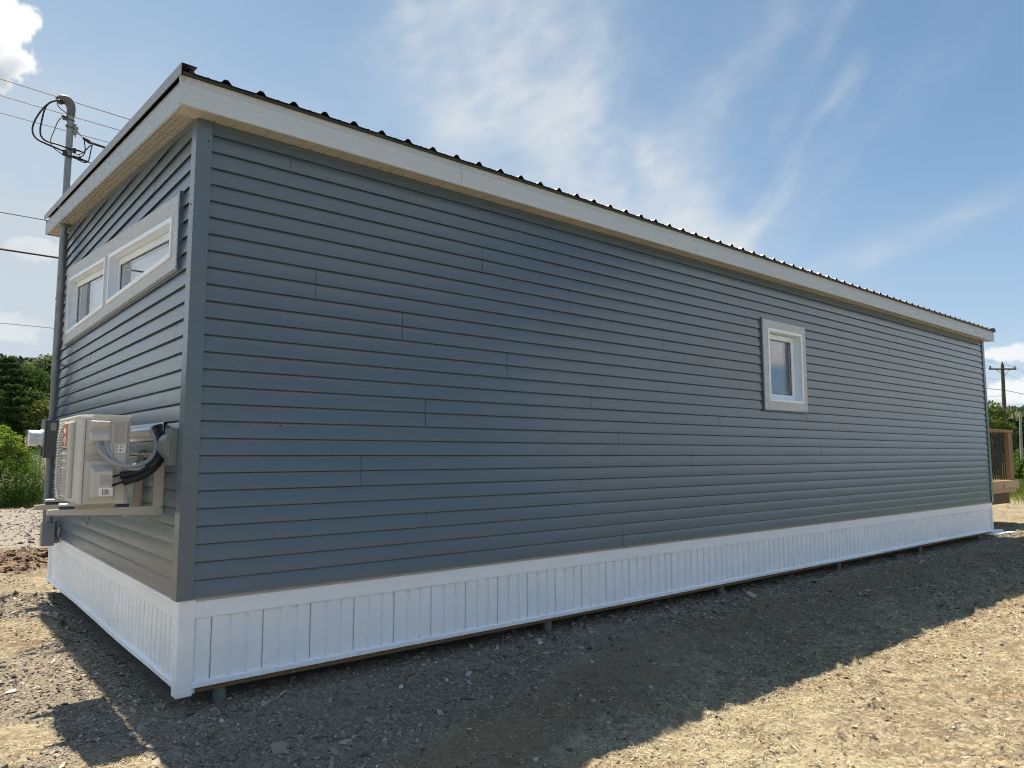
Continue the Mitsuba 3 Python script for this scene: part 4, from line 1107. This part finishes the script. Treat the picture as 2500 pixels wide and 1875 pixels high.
def broadleaf(name, label, x, y, height, rad, base, seed, n=6000, leaf=.11, low=.15, group=None, cat_="tree", puff=1.0):
    r = np.random.default_rng(seed); z0 = gz(x, y)
    key = thing(name, label, cat_, group)
    trunk = [(x + .25 * height * .04 * math.sin(t * 3 + seed), y + .02 * height * math.cos(t * 2 + seed), z0 - .1 + t * height * .8) for t in np.linspace(0, 1, 8)]
    tr = [tube(trunk, np.linspace(height * .018, height * .005, 8), 7)]
    cl = []
    nb = 26
    for i in range(nb):
        t = low + (1 - low) * (i + .5) / nb
        prof = math.sin(math.pi * min(1, (t - low) / (1 - low) * .86 + .14)) ** .7
        a = i * 2.4 + r.uniform(-.4, .4); d = rad * prof * r.uniform(.45, 1.0)
        c = np.array([x + math.cos(a) * d, y + math.sin(a) * d, z0 + height * t * .97])
        s = np.array(trunk[min(7, int(t * .85 * 7))])
        tr.append(tube(spline([s, (s + c) / 2 + [0, 0, .06 * height], c], 5), np.linspace(height * .006, height * .0015, 5), 5))
        cl.append((c, rad * r.uniform(.26, .5) * puff))
    obj("trunk", cat(tr), "m_bark", key)
    w = np.array([q[1] ** 2 for q in cl]); idx = r.choice(len(cl), n, p=w / w.sum())
    u = r.normal(size=(n, 3)); u /= np.linalg.norm(u, axis=1, keepdims=True); u *= (r.random((n, 1)) ** .45) * np.array([1, 1, .72])
    pts = np.array([q[0] for q in cl])[idx] + u * np.array([q[1] for q in cl])[idx][:, None]
    pts[:, 2] = np.maximum(pts[:, 2], z0 + .1)
    m, c = leaf_cloud(pts, np.full(n, leaf), r, tones(r, n, base, pts))
    obj("crown", m, "m_leaf", key, color=c)
    return key


def spruce(name, label, x, y, height, rad, base, seed, n=9000, leaf=.13, group=None, bare=.0):
    r = np.random.default_rng(seed); z0 = gz(x, y)
    key = thing(name, label, "tree", group)
    tr = [tube([(x, y, z0 - .1), (x, y, z0 + height * .5), (x + .02, y, z0 + height)], [height * .016, height * .009, .012], 7)]
    P_, A_ = [], []
    lev = int(height * 3.2)
    for i in range(lev):
        t = (i + .6) / lev; zc = z0 + height * (.03 + .95 * t); rr = rad * (1 - t) ** .82 * r.uniform(.75, 1.12) + .10
        for k in range(r.integers(6, 9)):
            a = k * .9 + i * 1.3 + r.uniform(-.3, .3); ln = rr * r.uniform(.75, 1.1)
            e = np.array([math.cos(a), math.sin(a), 0])
            tip = np.array([x, y, zc]) + e * ln + [0, 0, (-.30 + .75 * t) * ln]
            br = spline([(x, y, zc), (np.array([x, y, zc]) + tip) / 2 + [0, 0, .04 * ln], tip], 4)
            if t > .9 or ln > .5:
                tr.append(tube(br, [.016, .012, .009, .004], 4, False))
            c = int(n / lev / 7 * (.35 + ln / max(rad, .1) * 1.3)) + 3
            s = r.random(c) ** .7
            P_.append(np.array([x, y, zc]) + (tip - [x, y, zc]) * s[:, None] + r.normal(size=(c, 3)) * (.05 + .10 * ln) * np.array([1, 1, .55]) * (.4 + .6 * (1 - s))[:, None])
            A_.append(np.repeat((e + [0, 0, -.25 + .6 * t])[None], c, 0))
    obj("trunk", cat(tr), "m_bark", key)
    p = np.vstack(P_); al = np.vstack(A_) + r.normal(size=(len(p), 3)) * .55; al /= np.linalg.norm(al, axis=1, keepdims=True)
    b = np.cross(al, r.normal(size=al.shape)); b /= np.linalg.norm(b, axis=1, keepdims=True)
    s = (leaf * r.uniform(.7, 1.5, len(p)))[:, None]
    v = np.stack([p - al * s, p + b * s * .24, p + al * s, p - b * s * .24], 1).reshape(-1, 3)
    f = (np.array([[0, 1, 2], [0, 2, 3]])[None] + (np.arange(len(p)) * 4)[:, None, None]).reshape(-1, 3)
    obj("crown", trimesh.Trimesh(v, f, process=False), "m_leaf", key, color=np.repeat(tones(r, len(p), base, p), 4, axis=0))
    return key


def top(px, ytop, d):
    """Height of a plant at column px and distance d whose tip is seen at row ytop."""
    q = at(px, d)
    return (1111 - ytop) / 1765.3 * d + CAM[2] - gz(*q)


def at(px, d):
    """Ground point in the photograph's column px (of 2500) at distance d, from the measured camera: used once to read positions off."""
    R = np.array([.76692, -.64172])
    w = np.array([.63868, .76329]) + R * (px - 1250) / 1765.3
    return CAM[:2] + w * d


DG = (.040, .072, .027)
spruce("spruce_tree", "tall dark spruce with bare leader at the left edge", *at(14, 31), top(14, 872, 31), 2.2, DG, 1, n=15000, leaf=.12)
broadleaf("leafy_tree", "dense dark green tree between the spruce and the mast", *at(58, 35), top(58, 905, 35), 1.9, (.045, .080, .026), 2, n=15000, leaf=.085)
broadleaf("leafy_tree", "taller pale-leaved tree just left of the mast", *at(116, 37), top(116, 872, 37), 1.6, (.085, .115, .060), 3, n=11000, leaf=.085)
spruce("spruce_tree", "small dark spruce at the foot of the dense tree", *at(34, 29), top(34, 940, 29), 1.5, DG, 4, n=8000, leaf=.11)
broadleaf("leafy_bush", "yellow-green bush peeking out above the meter", *at(112, 29.5), top(112, 988, 29.5), .9, (.115, .135, .045), 5, n=5000, leaf=.08, low=.05, cat_="bush")
broadleaf("leafy_bush", "dark green undergrowth below the trees by the meter", *at(84, 31), top(84, 965, 31), 1.4, (.05, .085, .03), 6, n=7000, leaf=.08, low=.02, cat_="bush")
spruce("spruce_tree", "broad dark spruce cut by the left edge", *at(-60, 32), top(-60, 872, 32), 2.2, DG, 7, n=9000)
for i, (px, d, hh, rr) in enumerate(((-190, 34, 5.2, 2.0), (-330, 30, 4.4, 1.9))):
    broadleaf("leafy_tree", ("round green tree outside the left edge of the picture", "lower green tree farther outside the left edge")[i], *at(px, d), hh, rr, (.05, .085, .028), 80 + i, n=6000, leaf=.12)
# right, beyond the deck
broadleaf("leafy_tree", "bright green tree beside the far corner post", *at(2404, 44), 4.3, 1.9, (.085, .125, .035), 11, n=11000, leaf=.10, low=.06)
for i, (px, d, hh, rr) in enumerate(((2441, 64, 4.6, 1.7), (2459, 74, 5.1, 1.9), (2478, 70, 4.7, 1.9), (2494, 66, 4.4, 1.8), (2512, 72, 5.4, 2.0), (2426, 78, 4.6, 1.9))):
    lab = ("dark spruce left of the utility pole", "dark spruce behind the utility pole", "dark spruce between the two poles", "dark spruce behind the slim grey pole", "tall dark spruce outside the right edge", "dark spruce behind the bright corner tree")[i]
    spruce("spruce_tree", lab, *at(px, d), hh, rr, (.026, .050, .022), 20 + i, n=5500, leaf=.17)
for i, (px, d, hh, rr) in enumerate(((2488, 41, 1.5, 1.2), (2503, 36, 1.1, 1.2), (2470, 46, 1.5, 1.4))):
    lab = ("pale green shrub left of the slim grey pole", "bright green shrub at the right edge of the field", "dull green shrub behind the deck post")[i]
    broadleaf("field_shrub", lab, *at(px, d), hh, rr, ((.085, .115, .04), (.07, .125, .03), (.06, .095, .03))[i], 40 + i, n=4000, leaf=.10, low=.02, cat_="shrub")
# saplings on the bank at left
for i, (px, d, hh, rr) in enumerate(((-6, 20.5, 2.2, .62), (16, 21, 2.25, .6), (36, 21.5, 2.1, .55), (54, 22, 1.8, .42), (66, 22.4, 1.5, .3))):
    lab = ("yellow-green sapling cut by the left edge", "bushy yellow-green sapling near the left edge", "yellow-green sapling in the middle of the bank", "slim sapling on the bank in front of the gravel", "thin bare-stemmed sapling nearest the meter")[i]
    broadleaf("sapling", lab, *at(px, d), hh, rr, (.13, .185, .035), 60 + i, n=900 - 110 * i, leaf=.062, low=.50, group=None, cat_="sapling", puff=.5)
# weeds on the bank: one mass
r = np.random.default_rng(77)
V, C = [], []
nst = 5600
wx, wy = r.uniform(-6, 4.5, nst), r.uniform(18.9, 24.2, nst)
kk = (r.random(nst) < smooth(18.6, 19.3, wy + .5 * (np_fbm(wx * .8, wy * .8, 61, 3) - .5))) & (wx < 1.75 + .12 * (wy - 19) + 4 * smooth(21.5, 19, wy))
wx, wy = wx[kk], wy[kk]
hts = r.uniform(.92, 1.5, len(wx)) * (.75 + .5 * np_fbm(wx * .7, wy * .7, 63, 2)) * smooth(18.5, 19.7, wy)
pts, dirs, ton = [], [], []
for a, b, hh in zip(wx, wy, hts):
    z0 = gz(a, b); k = 15
    t = np.linspace(.08, 1, k); lean = r.normal(0, .10, 2)
    p = np.stack([a + lean[0] * t * hh, b + lean[1] * t * hh, z0 + t * hh], -1)
    an = r.uniform(0, 6.28, k); d = np.stack([np.cos(an), np.sin(an), r.uniform(.1, .9, k)], -1)
    pts.append(p); dirs.append(d)
    ton.append(np.repeat(np.array([[.075, .145, .030]]) * r.uniform(.6, 1.35) * (np.array([1.5, 1.2, .7]) if r.random() < .05 else 1), k, 0))
p, d = np.vstack(pts), np.vstack(dirs); ton = np.vstack(ton) * r.uniform(.75, 1.3, (len(p), 1))
d /= np.linalg.norm(d, axis=1, keepdims=True); s = np.cross(d, [0, 0, 1.0]); s /= np.linalg.norm(s, axis=1, keepdims=True)
ln = r.uniform(.07, .17, (len(p), 1))
mid = p + d * ln * .5 + [0, 0, .01]; tip = p + d * ln - [0, 0, .03]
v = np.stack([p, mid - s * ln * .11, mid + s * ln * .11, tip], 1).reshape(-1, 3)
f = (np.array([[0, 2, 1], [1, 2, 3]])[None] + (np.arange(len(p)) * 4)[:, None, None]).reshape(-1, 3)
key = obj("weeds", trimesh.Trimesh(v, f, process=False), "m_leaf", color=np.repeat(ton, 4, axis=0))
tag(key, "mass of leafy green weeds on the bank at left", "weeds", kind="stuff")
# grass of the field at right
n = 60000
px = r.uniform(2330, 2640, n); dd = 21 + 45 * r.random(n) ** 1.25
R = np.array([.76692, -.64172]); w = np.array([.63868, .76329])[None] + R[None] * ((px - 1250) / 1765.3)[:, None]
q = CAM[:2] + w * dd[:, None]
kk = (r.random(n) < smooth(23, 31, dd) * .95 + .04) & (q[:, 0] > 17.5)
q, dd = q[kk], dd[kk]; n = len(q)
col = np.array([[.115, .165, .040]]) * (.55 + .8 * r.random((n, 1))) * np.where(r.random((n, 1)) < .25, np.array([[1.6, 1.15, .9]]), 1.0)
m, c = blades(q[:, 0], q[:, 1], relief(q[:, 0], q[:, 1]), r.uniform(.12, .38, n), r.uniform(.012, .03, n) * dd / 28, r.uniform(.8, 3, n), r, col)
key = obj("field_grass", m, "m_leaf", color=c)
tag(key, "long green grass of the field beyond the deck", "grass", kind="stuff")

# ---------------------------------------------------------------- hills
def hill_h(x, y):
    a = np.degrees(np.arctan2(x, y)); rr = np.hypot(x, y)
    k = np.exp(-((a - 2) / 30) ** 2)
    ridge = 93 * k + 43 * (1 - k) + 9 * (np_fbm(a / 7, a * 0, 71, 3) - .5)
    return relief(x, y) - 2.5 + ridge * smooth(260, 900, rr) * (1 - .3 * smooth(1000, 1700, rr)) + 12 * smooth(300, 600, rr) * (np_fbm(x / 120, y / 120, 73, 3) - .5)


an = np.radians(np.linspace(-75, 150, 226)); rd = np.r_[np.linspace(200, 1000, 64), np.linspace(1030, 2200, 16)]
A, Rr = np.meshgrid(an, rd, indexing="ij")
hx, hy = Rr * np.sin(A), Rr * np.cos(A); hz = hill_h(hx, hy)
v = np.stack([hx, hy, hz], -1).reshape(-1, 3); m = len(rd)
i, j = np.meshgrid(np.arange(len(an) - 1), np.arange(m - 1), indexing="ij")
q = np.stack([i * m + j, i * m + j + 1, (i + 1) * m + j + 1, (i + 1) * m + j], -1).reshape(-1, 4)
key = obj("hills", trimesh.Trimesh(v, np.vstack([q[:, [0, 1, 2]], q[:, [0, 2, 3]]]), process=False), "m_hill", smooth=True)
labels[key] = {"kind": "structure"}
r = np.random.default_rng(91)
n = 22000
a = np.radians(np.where(r.random(n) < .55, r.uniform(-12, 14, n), r.uniform(64, 92, n))); a[: n // 6] = np.radians(r.uniform(-60, 140, n // 6)); rr = 300 + 800 * r.random(n) ** .75
tx, ty = rr * np.sin(a), rr * np.cos(a); tz = hill_h(tx, ty)
V, Fq, C = [], [], []
hh = r.uniform(4.5, 10, n); conif = r.random(n) < .55
ang = np.arange(5) * 2 * np.pi / 5
for lev, (zl, zu, w) in enumerate(((.05, .72, .26), (.42, 1.02, .17))):
    w_ = np.where(conif, w, (.42, .34)[lev]); zu_ = np.where(conif, zu, (.75, .95)[lev])
    jag = r.uniform(.65, 1.25, (n, 5))
    ring = np.stack([tx[:, None] + np.cos(ang + lev)[None] * (w_ * hh)[:, None] * jag, ty[:, None] + np.sin(ang + lev)[None] * (w_ * hh)[:, None] * jag, tz[:, None] + (zl * hh)[:, None] * jag], -1)
    tip = np.stack([tx, ty, tz + zu_ * hh], -1)[:, None]
    v = np.concatenate([ring, tip], 1).reshape(-1, 3)
    fc = np.array([[k, (k + 1) % 5, 5] for k in range(5)])
    Fq.append((fc[None] + (np.arange(n) * 6)[:, None, None] + lev * n * 6).reshape(-1, 3)); V.append(v)
    C.append(np.repeat(np.where(conif[:, None], [[.028, .048, .022]], [[.06, .085, .032]]) * r.uniform(.7, 1.3, (n, 1)), 6, axis=0))
key = obj("hill_forest", trimesh.Trimesh(np.vstack(V), np.vstack(Fq), process=False), "m_stone", color=np.vstack(C))
tag(key, "distant mixed forest covering the hills", "forest", kind="stuff")
